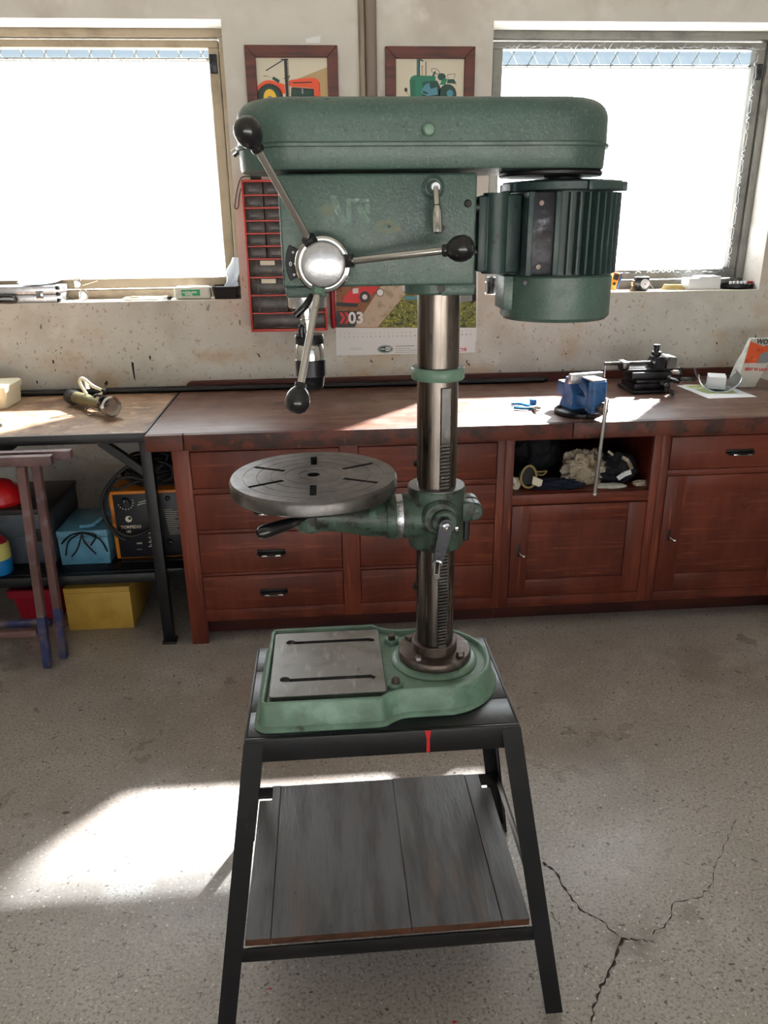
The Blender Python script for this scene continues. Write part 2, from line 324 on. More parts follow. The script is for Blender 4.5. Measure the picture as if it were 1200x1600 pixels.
# ---------------------------------------------------------------- the room
WY = 3.526; WT = .27
g = G(); g.box(-3.2, 3.9, -3.0, WY, -.12, 0); floor_o = g.build('floor', 'floor', kind='structure')
def crack(pts, wd, m='crack', nm='crack'):
    t = G(); wd *= 1.5; P = [aZ(x, y, 0) for x, y in pts]; rnd = random.Random(len(pts)); Q = []
    for a, b in zip(P, P[1:]):
        for k in range(5):
            u = k / 5; p = a.lerp(b, u) + Vector((rnd.uniform(-1, 1), rnd.uniform(-1, 1), 0)) * .004; Q.append(p)
    Q.append(P[-1]); n = len(Q)
    for i in range(n - 1):
        d = (Q[i + 1] - Q[i]).normalized(); s = Vector((-d.y, d.x, 0)); w0 = wd * (.55 + .45 * math.sin(i * 2.3)) * (1 - .6 * i / n); w1 = wd * (.55 + .45 * math.sin((i + 1) * 2.3)) * (1 - .6 * (i + 1) / n)
        z = Vector((0, 0, .0006)); t.poly([Q[i] - s * w0 + z, Q[i + 1] - s * w1 + z, Q[i + 1] + s * w1 + z, Q[i] + s * w0 + z])
    t.build(nm, m, floor_o)
crack([(848, 1348), (868, 1362), (885, 1395), (912, 1425), (940, 1440), (972, 1467)], .0032)
crack([(972, 1467), (962, 1500), (945, 1530), (932, 1560), (924, 1592), (918, 1640)], .0036)
crack([(972, 1467), (1000, 1468), (1024, 1474)], .0022)
crack([(1020, 1460), (1045, 1440), (1052, 1412), (1098, 1400), (1110, 1385), (1118, 1355), (1128, 1330), (1142, 1300), (1150, 1280)], .0014)
crack([(862, 1425), (870, 1440), (877, 1452)], .0012)
for px, py, r in ((103, 1270, .011), (422, 1545, .004), (710, 1597, .005), (592, 1085, .0)):
    if r: c = aZ(px, py, 0); t = G(); t.poly([c + Vector((r * math.cos(a), .6 * r * math.sin(a), .0005)) for a in [k * PI / 4 for k in range(8)]]); t.build('paint_spot', 'redpaint' if r < .01 else 'rustpaint', floor_o)
g = G()
ZS, ZH = 1.245, 2.305
WIN = {1: (-1.80, -.353), 2: (.727, 2.0)}
y0, y1 = WY, WY + WT
g.box(-3.2, 3.9, y0, y1, -.1, ZS); g.box(-3.2, 3.9, y0, y1, ZH, 3.1)
g.box(-3.2, WIN[1][0], y0, y1, ZS, ZH); g.box(WIN[1][1], WIN[2][0], y0, y1, ZS, ZH); g.box(WIN[2][1], 3.9, y0, y1, ZS, ZH)
wall = g.build('wall_back', 'wall', kind='structure')
t = G(); q = [(205, 565), (209, 567), (210, 580), (212, 596), (209, 590), (206, 574)]
t.poly([aY(x, y, WY) - Vector((0, .0006, 0)) for x, y in q]); t.build('drip_stain', 'crack', wall)
for px, py in ((88, 548), (95, 552), (97, 543), (1074, 560)):
    c = aY(px, py, WY); r = .005; t = G(); t.poly([c + Vector((r * math.cos(a), -.0006, .8 * r * math.sin(a * 1.3))) for a in [k * PI / 4 for k in range(8)]]); t.build('stain_mark', 'crack', wall)
a, b = aY(478, 67, WY), aY(500, 58, WY); t = G(); t.prism([(a.x, a.z), (b.x, a.z), (b.x + .002, b.z + .004), ((a.x + b.x) / 2, b.z), (a.x, b.z - .006)], WY - .001, WY, 'XZ'); t.build('paper_scrap', 'white', wall)
for nm, bx in (('wall_left', (-3.3, -3.2, -3.0, WY + WT, 0, 3.1)), ('wall_right', (3.9, 4.0, -3.0, WY + WT, 0, 3.1))):
    G().box(*bx).build(nm, 'wall', kind='structure')
g = G(); g.box(-3.3, -2.3, -3.15, -3.0, 0, 3.1); g.box(2.9, 4.0, -3.15, -3.0, 0, 3.1); g.box(-2.3, 2.9, -3.15, -3.0, 2.6, 3.1); g.build('wall_front', 'wall', kind='structure')
G().box(-3.3, 4.0, -3.15, WY + WT, 3.1, 3.22).build('ceiling', 'ceil', kind='structure')
G().box(-40, 40, WY + WT + .002, 60, -.5, -.3).build('ground_outside', 'outside', kind='structure')
G().box(-40, 40, -40, -3.2, -.3, -.12).build('ground_front', 'outside', kind='structure')
# wall conduits between the windows
g = G(); g.cyl((.196, WY - .012, 1.52), (.196, WY - .012, 3.1), .0135, n=16); g.build('trim_1', 'cement', kind='structure')
g = G(); g.box(.21, .254, WY - .034, WY, 1.52, 3.1, .012, seg=3); g.build('trim_2', 'pipe2', kind='structure')

def window(i, fm, sx0, sx1):
    wx0, wx1 = WIN[i]; root = setting('window_%d' % i, ((wx0 + wx1) / 2, WY + .2, ZS))
    fy0, fy1 = WY + .155, WY + .23; ft = .030
    g = G(); g.box(wx0, wx1, fy0, fy1, ZH - ft, ZH, .003); g.box(wx0, wx1, fy0, fy1, ZS, ZS + .04, .003)
    for a in ((wx0, wx0 + .03), (wx1 - .03, wx1)): g.box(*a, fy0, fy1, ZS + .04, ZH - ft, .003)
    g.build('window_frame', fm, root)
    g = G(); a0, a1, b0, b1 = wx0 + .036, wx1 - .036, ZS + .046, ZH - ft - .008; sw = .042; st_ = .028; sy0, sy1 = fy0 + .015, fy1 - .01
    g.box(a0, a1, sy0, sy1, b1 - st_, b1, .004); g.box(a0, a1, sy0, sy1, b0, b0 + sw, .004)
    g.box(a0, a0 + sw, sy0, sy1, b0 + sw, b1 - st_, .004); g.box(a1 - sw, a1, sy0, sy1, b0 + sw, b1 - st_, .004)
    s = g.build('sash', fm, root)
    c = G(); c.box(wx1 - .075, wx1 - .045, sy0 - .012, sy0, ZH - .16, ZH - .09, .003) if i == 1 else c.box(wx1 - .07, wx1 - .045, sy0 - .012, sy0, ZH - .18, ZH - .12, .004)
    c.build('hinge', 'darksteel', s)
    zr = aY(0, 96, WY + .25).z if i == 1 else aY(900, 107, WY + .25).z
    G().box(a0 + sw, a1 - sw, sy1 - .012, sy1, zr - .008, zr + .008, .002).build('rail', fm, root)
    xa, xb, yp = a0 + sw - .004, a1 - sw + .004, sy1 - .022
    G().poly([(xa, yp, zr), (xb, yp, zr), (xb, yp, b1 - st_ + .004), (xa, yp, b1 - st_ + .004)]).build('pane', 'glass', root)
    G().poly([(xa, yp, b0 + sw - .004), (xb, yp, b0 + sw - .004), (xb, yp, zr), (xa, yp, zr)]).build('pane', 'film', root)
    # diamond wire grille standing outside the pane
    g = G(); gy = WY + .245; z0, z1 = ZS + .005, ZH + .0; px, pz = .092, .150; sl_ = (px / 2) / (pz / 2)
    Hh = z1 - z0; n = int((wx1 - wx0 + Hh * sl_) / px) + 1
    for dr in (1, -1):
        for k in range(n):
            xs = wx0 - Hh * sl_ + k * px if dr > 0 else wx0 + k * px
            za, zb = z0, z1; xa = xs; xb = xs + dr * Hh * sl_
            def clip(x, z, x2, z2):
                pts = [(x, z), (x2, z2)]
                for lim, sg in ((wx0 + .002, 1), (wx1 - .002, -1)):
                    (x, z), (x2, z2) = pts
                    if sg * (x - lim) < 0 and sg * (x2 - lim) < 0: return None
                    if sg * (x - lim) < 0: z = z + (z2 - z) * (lim - x) / (x2 - x); x = lim
                    if sg * (x2 - lim) < 0: z2 = z + (z2 - z) * (lim - x) / (x2 - x); x2 = lim
                    pts = [(x, z), (x2, z2)]
                return pts
            c = clip(xa, za, xb, zb)
            if c: g.cyl((c[0][0], gy + dr * .0012, c[0][1]), (c[1][0], gy + dr * .0012, c[1][1]), .0026, n=5)
    g.build('wire_mesh', 'wire', root, kind='stuff')
    return root
w1 = window(1, 'winwood', 0, 0); w2 = window(2, 'wingrey', 0, 0)
# crumpled strips of film taped round the right sash
g = G(); rnd = random.Random(3)
for k in range(46):
    x = WIN[2][0] + .06 + k * .0252; z = ZH - .062 + rnd.uniform(-.006, .006); g.tube([(x, WY + .163, z), (x + .015, WY + .158, z + rnd.uniform(-.016, .016)), (x + .03, WY + .163, z + rnd.uniform(-.012, .012))], .0012, 4, 3)
for k in range(40):
    z = ZS + .09 + k * .022; x = WIN[2][1] - .072; g.tube([(x, WY + .163, z), (x - rnd.uniform(0, .02), WY + .158, z + .012), (x, WY + .163, z + .024)], .0012, 4, 3)
for k in range(40):
    x = WIN[2][0] + .1 + k * .027; z = ZS + .075; g.tube([(x, WY + .163, z), (x + .012, WY + .158, z + rnd.uniform(-.016, .014)), (x + .026, WY + .163, z)], .0012, 4, 3)
g.build('film_edge', 'baggy', w2, kind='stuff')
for i in (1, 2):
    wx0, wx1 = WIN[i]; G().box(wx0, wx1, WY + .002, WY + .155, ZS, ZS + .003).build('sill_slab', 'sill', w1 if i == 1 else w2)

# ---------------------------------------------------------------- red workbench
FYC = 2.725; TOP = .86
t = thing('worktop', 'long thick dark worn worktop over the red-stained cabinets below the right window', 'worktop', (1.0, 3.1, .80))
g = G(); g.box(-.645, 2.02, 2.715, 3.495, .802, TOP, .004); g.build('board', 'worktop', t)
for a, b in ((-.645, -.5115), (-.5095, .9), (.902, 2.02)):
    G().box(a, b, 2.693, 2.7145, .800, TOP - .0005, .004).build('edge_board', 'edge', t)
zc = .86
t = G(); pts = [(-.625, .862), (2.02, .862), (2.02, .897), (-.60, .897), (-.614, .893), (-.622, .884)]
bs = G(); bs.prism(pts, 3.497, 3.524, 'XZ', .002); bs.build('backsplash', 'reddark', at=(.9, 3.51, .862), label='low dark red board standing along the wall behind the long worktop', category='board')
g = G()
g.tube([(-2.0, 3.478, .872), (1.02, 3.478, .872)], .011, 10, 1)
g.build('conduit', 'darksteel', at=(-.5, 3.478, .861), label='thin black steel pipe lying along the wall behind both benches', category='pipe')
g = G(); g.tube([(-2.0, 3.455, .870), (1.0, 3.455, .870)], .0085, 10, 1)
g.build('conduit', 'blacksteel', at=(-.5, 3.455, .861), label='thinner black pipe in front of the pipe along the wall', category='pipe')

def drawer(root, x0, x1, z0, z1, hx=None, hz=None, m='redwood'):
    d = G().box(x0 + .0025, x1 - .0025, FYC - .001, FYC + .02, z0 + .0025, z1 - .0025, .0015).build('drawer', m, root)
    if hx is None: hx = (x0 + x1) / 2
    hz = (z0 + z1) / 2 if hz is None else hz
    g = G(); g.box(hx - .054, hx + .054, FYC - .007, FYC - .001, hz - .007, hz + .009, .002)
    g.tube([(hx - .047, FYC - .004, hz - .002), (hx - .042, FYC - .024, hz - .004), (hx + .042, FYC - .024, hz - .004), (hx + .047, FYC - .004, hz - .002)], .0055, 8, 2)
    g.mi = 1; g.box(hx - .036, hx + .036, FYC - .0305, FYC - .0285, hz - .009, hz - .003, .0008)
    g.build('handle', ['blacksteel', 'chrome'], d); return d
def carcass(root, x0, x1, uprights, rails, niche=None):
    st = .0
    G().box(x0, x1, 2.82, 2.835, 0.001, .098).build('plinth', 'reddark', root)
    for a, b, z0 in uprights: G().box(a, b, FYC, FYC + .03, z0, .80, .0015).build('stile', 'redwoodv', root)
    for a, b, z0, z1 in rails: G().box(a, b, FYC + .0005, FYC + .029, z0, z1, .001).build('rail', 'redwood', root)
    g = G(); g.box(x0 + .001, x0 + .018, FYC + .03, 3.49, .098, .80); g.box(x1 - .019, x1 - .001, FYC + .03, 3.49, .098, .80)
    g.box(x0 + .018, x1 - .019, 3.472, 3.49, .098, .80); g.box(x0 + .018, x1 - .019, FYC + .03, 3.472, .098, .112)
    if niche: g.box(x0 + .018, x1 - .019, FYC + .03, 3.472, niche - .016, niche)
    g.build('carcass', 'redwood', root)
cb = thing('drawer_cabinet', 'red-stained cabinet of two columns of four drawers behind the drill press', 'cabinet', (.05, 3.1, 0))
carcass(cb, -.563, .66, [(-.563, -.50, .0), (.041, .108, .098), (.63, .66, .098)],
        [(-.5, .041, .098, .147), (.108, .63, .098, .147)] + [(a, b, z0, z1) for a, b in ((-.5, .041), (.108, .63)) for z0, z1 in ((.292, .303), (.467, .481), (.625, .645), (.788, .80))])
for a, b in ((-.5, .041), (.108, .63)):
    for z0, z1 in ((.645, .788), (.481, .625), (.303, .467), (.147, .292)): drawer(cb, a, b, z0, z1)
cc = thing('cupboard', 'red-stained cupboard with an open niche of gloves above one panelled door', 'cabinet', (.96, 3.1, 0))
carcass(cc, .661, 1.26, [(.661, .694, .098), (1.228, 1.26, .098)], [(.694, 1.228, .098, .142), (.694, 1.228, .535, .575), (.694, 1.228, .79, .80)], niche=.577)
def door(root, x0, x1, z0, z1, px0, px1, pz0, pz1, kx, kz):
    d = G().box(x0 + .0025, x1 - .0025, FYC + .008, FYC + .02, z0 + .0025, z1 - .0025).build('door', 'redwood', root)
    for q in ((x0 + .0025, px0, z0 + .0025, z1 - .0025), (px1, x1 - .0025, z0 + .0025, z1 - .0025)): G().box(q[0], q[1], FYC - .001, FYC + .008, q[2], q[3], .0012).build('door_stile', 'redwoodv', d)
    for q in ((pz1, z1 - .0025), (z0 + .0025, pz0)): G().box(px0, px1, FYC - .001, FYC + .008, q[0], q[1], .0012).build('door_rail', 'redwood', d)
    g = G(); g.box(kx - .006, kx + .006, FYC - .003, FYC - .001, kz - .024, kz + .024, .001); g.build('escutcheon', 'blacksteel', d)
    g = G(); g.tube([(kx, FYC - .002, kz - .002), (kx + .003, FYC - .02, kz - .006), (kx + .016, FYC - .028, kz - .014)], .003, 6, 2); g.ball((kx + .016, FYC - .028, kz - .014), .006, (1, .5, 1), 10); g.build('key', 'chrome', d)
door(cc, .694, 1.228, .143, .533, .763, 1.155, .218, .463, .728, .345)
cr = thing('cupboard', 'red-stained cupboard with a drawer over a panelled door at the right edge', 'cabinet', (1.6, 3.1, 0))
carcass(cr, 1.261, 1.95, [(1.261, 1.294, .098), (1.84, 1.95, .0)], [(1.294, 1.84, .098, .14), (1.294, 1.84, .632, .654), (1.294, 1.84, .787, .80)])
drawer(cr, 1.294, 1.84, .654, .787)
door(cr, 1.294, 1.84, .14, .632, 1.375, 1.76, .215, .56, 1.328, .385)

# ---------------------------------------------------------------- steel bench on the left
tb = thing('steel_bench', 'black steel-framed bench with a dirty board top left of the red cabinets', 'bench', (-1.3, 3.1, 0))
G().box(-2.1, -.656, 2.747, 3.49, .835, .8595).build('tabletop', 'benchtop2', tb)
g = G(); g.box(-2.1, -.650, 2.736, 2.745, .826, .8605, .001); g.box(-.655, -.6475, 2.745, 3.49, .80, .8605, .001); g.box(-2.1, -.65, 3.47, 3.489, .79, .834, .001); g.build('top_rail', 'blacksteel', tb)
for y in (2.736, 3.44):
    for x in (-.676, -2.1):
        g = G(); g.box(x, x + .04, y + .001, y + .04, .012, .826, .002); g.box(x - .006, x + .048, y - .004, y + .048, 0, .012, .002); g.build('leg', 'blacksteel', tb)
G().bar((-.815, 2.76, .828), (-.66, 2.76, .700), .03, .03, .002).build('brace', 'blacksteel', tb)
G().box(-2.06, -.678, 2.738, 2.762, .274, .312, .002).build('lower_rail', 'blacksteel', tb)
G().box(-2.06, -.678, 3.44, 3.464, .274, .312, .002).build('lower_rail', 'blacksteel', tb)
G().box(-2.1, -.576, 2.764, 3.438, .300, .314, .001).build('lower_shelf', 'darksteel', tb)
g = G(); g.box(-1.96, -1.92, 2.764, 3.44, .79, .834); g.box(-1.19, -1.15, 2.764, 3.44, .79, .834); g.build('cross_rail', 'blacksteel', tb)
# ---------------------------------------------------------------- machine stand
ST = .68; SX0, SX1, SY0, SY1 = -.170, .334, 1.176, 1.500
st = thing('machine_stand', 'black steel stand with splayed legs and a plank shelf carrying the drill press', 'stand', (.08, 1.37, 0))
ys = [SY0 + .006, 1.262, 1.405, SY1]
for a, b in zip(ys, ys[1:]): G().box(SX0 + .004, SX1 - .004, a, b - .0012, ST - .02, ST, .0015).build('top_plank', 'topwood', st)
g = G()
g.box(SX0, SX1, SY0 - .003, SY0 + .005, ST - .050, ST + .0004, .0025); g.box(SX0, SX1, SY1 - .005, SY1 + .003, ST - .05, ST - .003, .0025)
g.box(SX0 - .001, SX0 + .004, SY0 + .005, SY1 - .004, ST - .05, ST - .001, .001); g.box(SX1 - .004, SX1 + .001, SY0 + .005, SY1 - .004, ST - .05, ST - .001, .001)
fr = g.build('top_frame', 'blacksteel', st)
a, b = aY(667, 1143, SY0 - .0036), aY(672, 1179, SY0 - .0036)
g = G(); g.prism([(a.x - .004, ST), (a.x + .0075, ST), (a.x + .0055, ST - .018), (a.x + .006, ST - .046), (a.x - .0005, ST - .048), (a.x, ST - .02)], SY0 - .0045, SY0 - .003, 'XZ'); g.build('paint_drip', 'redpaint', fr)
W_ = .036
def leg(tx, ty, bx, by, sx, sy):                       # L-section: outer corner (x, y), flanges towards sx, sy
    def sec(x, y, z): return [Vector(p) for p in ((x, y, z), (x + sx * W_, y, z), (x + sx * W_, y + sy * .004, z), (x + sx * .004, y + sy * .004, z), (x + sx * .004, y + sy * W_, z), (x, y + sy * W_, z))]
    g = G(); g.loft([sec(tx, ty, ST - .005), sec(bx, by, 0)]); g.build('leg', 'blacksteel', st)
FX0, FX1, FY0_, FY1_ = -.272, .447, 1.112, 1.66
leg(SX0 - .002, SY0 - .004, FX0, FY0_, 1, 1); leg(SX1 + .002, SY0 - .004, FX1 - .002, FY0_, -1, 1)
leg(SX0 - .002, SY1 + .004, FX0, FY1_, 1, -1); leg(SX1 + .002, SY1 + .004, FX1 - .002, FY1_, -1, -1)
ZR = .236
def lx(z, s): u = (ST - z) / ST; return (SX0 - .002 + (FX0 - SX0) * u) if s < 0 else (SX1 + .002 + (FX1 - SX1) * u)
def ly(z, s): u = (ST - z) / ST; return (SY0 + (FY0_ - SY0) * u) if s < 0 else (SY1 + (FY1_ - SY1) * u)
yf, yb = ly(ZR, -1), ly(ZR, 1); xl, xr = lx(ZR, -1), lx(ZR, 1)
G().box(xl + .004, xr - .004, yf + .001, yf + .006, ZR - .052, ZR - .018, .001).build('shelf_rail', 'blacksteel', st)
G().box(xl + .004, xr - .004, yb - .006, yb - .001, ZR - .052, ZR - .018, .001).build('shelf_rail', 'blacksteel', st)
for a in (xl + .001, xr - .006): G().box(a, a + .005, yf + .006, yb - .006, ZR - .052, ZR - .018, .001).build('shelf_rail', 'blacksteel', st)
xs = [aZ(384, 1452, ZR).x, aZ(424, 1452, ZR).x, aZ(643, 1445, ZR).x, aZ(785, 1437, ZR).x, aZ(828, 1434, ZR).x]
xt = [aZ(410, 1222, ZR).x, aZ(452, 1222, ZR).x, aZ(627, 1217, ZR).x, aZ(765, 1212, ZR).x, aZ(800, 1211, ZR).x]
for i in range(4):
    y1 = yb - .02 - .004 * (i % 2); y0 = yf + .008
    xa0, xb0 = xs[i] + .0006, xs[i + 1] - .0006
    g = G(); g.mi = 0
    pts = [(xa0, y0), (xb0, y0), (xb0, y1), (xa0, y1)]
    if i == 0: pts = [(xa0, y0 + .0), (xb0, y0), (xb0, y1), (xa0 + .03, y1), (xa0 + .03, y1 - .05), (xa0, y1 - .05)]
    if i == 3: pts = [(xa0, y0), (xb0, y0), (xb0, y1 - .05), (xb0 - .02, y1 - .05), (xb0 - .02, y1), (xa0, y1)]
    g.prism(pts, ZR - .018, ZR, 'XY', .001, 1); o = g.build('shelf_plank', ['shelfwood', 'shelfedge'], st)
    for f in o.data.polygons:
        if abs(f.normal.z) < .3: f.material_index = 1

# ---------------------------------------------------------------- drill press
CX, CY = .198, 1.345
dp = thing('drill_press', 'green pillar drill press with round table on the black stand', 'drill press', (CX, CY, ST))
# base casting outline (counter-clockwise)
ol = []
def arc(cx, cy, r, a0, a1, n, ry=None):
    for k in range(n + 1):
        t = math.radians(a0 + (a1 - a0) * k / n); ol.append((cx + r * math.cos(t), cy + (ry or r) * math.sin(t)))
arc(-.128, 1.216, .014, 180, 270, 6)
arc(.075, 1.219, .018, -90, -40, 5); ol += [(.103, 1.217), (.118, 1.2235), (.135, 1.2255)]
arc(CX, CY - .003, .112, -82, 82, 28, .117)
ol += [(.135, 1.4555), (.118, 1.459), (.103, 1.466)]
arc(.075, 1.465, .018, 40, 90, 5); arc(-.122, 1.468, .014, 90, 180, 6)
BT = ST + .055
def ring(d, z): return [Vector((x, y, z)) for x, y in offs(ol, d)]
g = G()
g.loft([ring(.013, ST + .0005), ring(.014, ST + .003), ring(.012, ST + .007), ring(.006, ST + .010), ring(.000, BT - .006), ring(-.001, BT - .002), ring(-.003, BT), ring(-.007, BT), ring(-.009, BT - .002), ring(-.011, BT - .009)])
g.lathe([(.086, BT - .010), (.086, BT - .006), (.082, BT - .002), (.078, BT), (.0, BT)], (CX, CY, 0), n=48)
for px, py in ((612, 997), (618, 1066)):
    c = aZ(px, py, BT); g.lathe([(.016, BT - .010), (.015, BT - .002), (.012, BT + .001), (0, BT + .001)], (c.x, c.y, 0), n=24)
base = g.build('base', 'greenlight', dp)
g = G(); g.prism(rrect(-.126, .092, 1.222, 1.457, .006, 3), BT - .009, BT + .0015, 'XY', .001, 1); pl = g.build('base_plate', 'plate', base)
c = G()
for (xa, ya), (xb, yb_) in (((-.092, 1.418), (.075, 1.412)), ((-.099, 1.279), (.068, 1.271))):
    c.b.free(); c.b = bmesh.new()
    c.box(xa, xb, (ya + yb_) / 2 - .0055, (ya + yb_) / 2 + .0055, BT - .006, BT + .02); cut(pl, c); 
    c = G(); c.cyl((xa, ya, BT - .006), (xa, ya, BT + .02), .0095, n=16); cut(pl, c); c = G()
    c.cyl((xb, yb_, BT - .006), (xb, yb_, BT + .02), .0065, n=12); cut(pl, c); c = G()
for i, (px, py) in enumerate(((612, 995), (618, 1063))):
    q = aZ(px, py, BT + .006); g = G(); g.lathe([(.0085, BT + .001), (.0085, BT + .003), (.0075, BT + .003), (.0075, BT + .010), (.0065, BT + .011), (0, BT + .011)], (q.x, q.y, 0), n=6 if i else 8); g.build('bolt', 'rustiron', base)
g = G(); g.lathe([(.072, BT), (.073, BT + .002), (.073, BT + .014), (.071, BT + .017), (.045, BT + .018), (.045, BT + .036), (.043, BT + .038), (.037, BT + .038)], (CX, CY, 0), n=56); fl = g.build('column_flange', 'rustiron', dp)
for an in (-130, -38, 142, 50):
    a = math.radians(an); g = G(); g.lathe([(.0085, BT + .017), (.0085, BT + .023), (.007, BT + .025), (0, BT + .025)], (CX + .059 * math.cos(a), CY + .059 * math.sin(a), 0), n=6); g.build('bolt', 'rustiron', fl)
CR = .0365
g = G(); g.cyl((CX, CY, BT + .02), (CX, CY, 1.47), CR, n=64); g.build('column', 'steel', dp)
# rack with its teeth
ra = math.radians(-90 + 13); g = G()
def rk(w, d0, d1, z0, z1):
    c_ = Vector((CX + (CR + (d0 + d1) / 2) * math.cos(ra), CY + (CR + (d0 + d1) / 2) * math.sin(ra), 0))
    g.box(c_.x - w / 2, c_.x + w / 2, c_.y - (d1 - d0) / 2, c_.y + (d1 - d0) / 2, z0, z1, 0, Matrix.Rotation(ra + PI / 2, 3, 'Z'))
rk(.0165, -.004, .001, BT + .028, 1.283); rk(.0165, .001, .006, 1.185, 1.283); rk(.0165, .001, .006, BT + .028, BT + .045)
z = BT + .050
while z < 1.183: rk(.0165, .001, .0065, z, z + .0032); z += .0066
g.build('rack', 'iron', dp, kind='stuff')
g = G(); g.lathe([(.038, 1.294), (.0455, 1.294), (.047, 1.296), (.047, 1.313), (.0455, 1.315), (.0365, 1.315)], (CX, CY, 0), n=48); g.build('collar', 'greenlight', dp)

# head casting
HY = 1.265; HB = 1.43
p = [aY(x, y, HY) for x, y in ((434, 271), (745, 267), (741, 446), (445, 446))]
hx0, hx1 = -.060, .2435; hz0, hz1 = 1.4575, 1.622
g = G(); g.box(hx0, hx1, HY, HB, hz0, hz1, .004, seg=3)
g.cyl((CX - .006, CY, 1.440), (CX - .006, CY, 1.460), .056, n=40, c=.003); g.box(.19, .246, HY + .006, CY, 1.4405, 1.459, .004)
g.box(-.058, .010, CY - .055, CY + .05, 1.440, 1.459, .004)
hd = g.build('head_casting', 'green', dp)
def disc(px, py, r, m, nm, d=.004, Y=HY, par=None, n=20):
    c_ = aY(px, py, Y); G().lathe([(r, 0), (r, d * .6), (r * .8, d), (0, d)], (c_.x, Y, c_.z), (0, -1, 0), n).build(nm, m, par or hd)
disc(731, 318, .0058, 'darksteel', 'screw'); disc(692, 356, .0042, 'ink', 'screw_hole', .0004); disc(690, 451, .0062, 'ink', 'screw_hole', .0006, HY + .0055)
# ghost of a removed decal, scuffed paint letters
X['scuff'] = mat('scuffed pale teal paint', (76, 104, 92), .4, layers=[((66, 90, 78), 60, .42, .55), ((106, 132, 126), 90, .56, .66)], bump=(200, .3))
X['primer'] = mat('worn primer patch', (78, 88, 68), .42, layers=[((66, 88, 76), 50, .42, .58), ((98, 88, 58), 40, .6, .7)], bump=(160, .3))
g = G()
def pp(pts, Y): return [aY(x, y, Y) for x, y in pts]
for q in ([(515, 306), (525, 305), (534, 330), (544, 349), (534, 350), (524, 332)], [(541, 310), (577, 310), (577, 316), (549, 316), (549, 349), (541, 349)], [(556, 322), (564, 320), (578, 345), (577, 349), (566, 348)], [(570, 318), (578, 318), (578, 334), (572, 334)], [(500, 344), (521, 338), (524, 345), (502, 350)]):
    g.poly(pp(q, HY - .0004))
g.build('decal_ghost', 'scuff', hd)
g = G()
c_ = [(500 + 12 * math.cos(a) * (1 + .2 * math.sin(3 * a)) + 12, 328 + 11 * math.sin(a)) for a in [k * PI / 7 for k in range(14)]]; g.poly(pp(c_, HY - .0003)); g.build('worn_patch', 'primer', hd); g = G()
c_ = [(604 + 22 * math.cos(a) * (1 + .15 * math.sin(3 * a)), 354 + 11 * math.sin(a)) for a in [k * PI / 7 for k in range(14)]]; g.poly(pp(c_, HY - .0003))
g.build('worn_patch', 'primer', hd)
disc(608, 354, .0022, 'ink', 'screw_hole', .0005)
# gear lever
c_ = aY(677, 293, HY); g = G(); g.lathe([(.0175, 0), (.0175, .003), (.014, .005), (.013, .003), (.0095, .003), (.0095, .016), (.007, .018), (0, .018)], (c_.x, HY, c_.z), (0, -1, 0), 28); gl = g.build('gear_lever_boss', 'green', dp)
g = G(); e1 = Vector((c_.x + .001, HY - .017, c_.z)); e2 = Vector((c_.x + .002, HY - .026, c_.z - .026)); e3 = Vector((c_.x + .003, HY - .030, c_.z - .066))
g.cyl(e1, e2, .0052, .0052, 16); g.lathe([(.0052, 0), (.0078, .008), (.0082, .038), (.006, .040), (0, .040)], e2, e3 - e2, 20); g.cyl(e1 + Vector((0, .010, 0)), e1 - Vector((0, .004, 0)), .0075, n=16, c=.001); g.build('gear_lever', 'chrome', dp)

MX, MY, MR = .407, 1.372, .094
# belt cover
bx0, bx1, by0, by1 = -.121, .459, 1.243, 1.452; r = .088
def rr(i, z): return [Vector((x, y, z)) for x, y in rrect(bx0 + i, bx1 - i, by0 + i, by1 - i, r - i * .8, 12)]
zl = 1.6585; g = G()
g.loft([rr(.012, 1.6265), rr(.004, 1.6270), rr(.002, 1.630), rr(.001, zl - .002), rr(-.003, zl - .001), rr(-.0035, zl + .003), rr(-.001, zl + .005)]); cl = g.build('belt_housing', 'green', dp)
zt = aY(650, 146, by0 + .03).z
g = G(); rings = [rr(0, zl + .005), rr(.0005, zt - .034)]
for k in range(1, 9):
    t = k / 8 * PI / 2; rings.append(rr(.0005 + .030 * (1 - math.cos(t)), zt - .034 + .030 * math.sin(t)))
rings.append(rr(.050, zt - .0015)); rings.append(rr(.08, zt)); g.loft(rings)
cv = g.build('belt_cover', 'green', dp)
c_ = aY(670, 203, by0 - .004); g = G(); g.lathe([(.0045, 0), (.0045, .008), (.0085, .009), (.0095, .012), (.007, .016), (0, .0175)], (c_.x, by0 + .004, c_.z), (0, -1, 0), 24); g.build('knob', 'greenlight', cv)
q = aY(372, 228, 1.33); g = G(); g.cyl((bx0 - .010, 1.34, zl - .004), (bx0 + .002, 1.34, zl + .004), .006, .005, 14); g.build('hinge_stud', 'chrome', cl)
g = G(); g.cyl((.378, CY + .0, 1.6185), (.378, CY + .0, 1.6262), .083, n=48, c=.002); g.cyl((MX, MY, 1.614), (MX, MY, 1.6185), .03, n=32); g.build('pulley', 'blacksteel', dp)

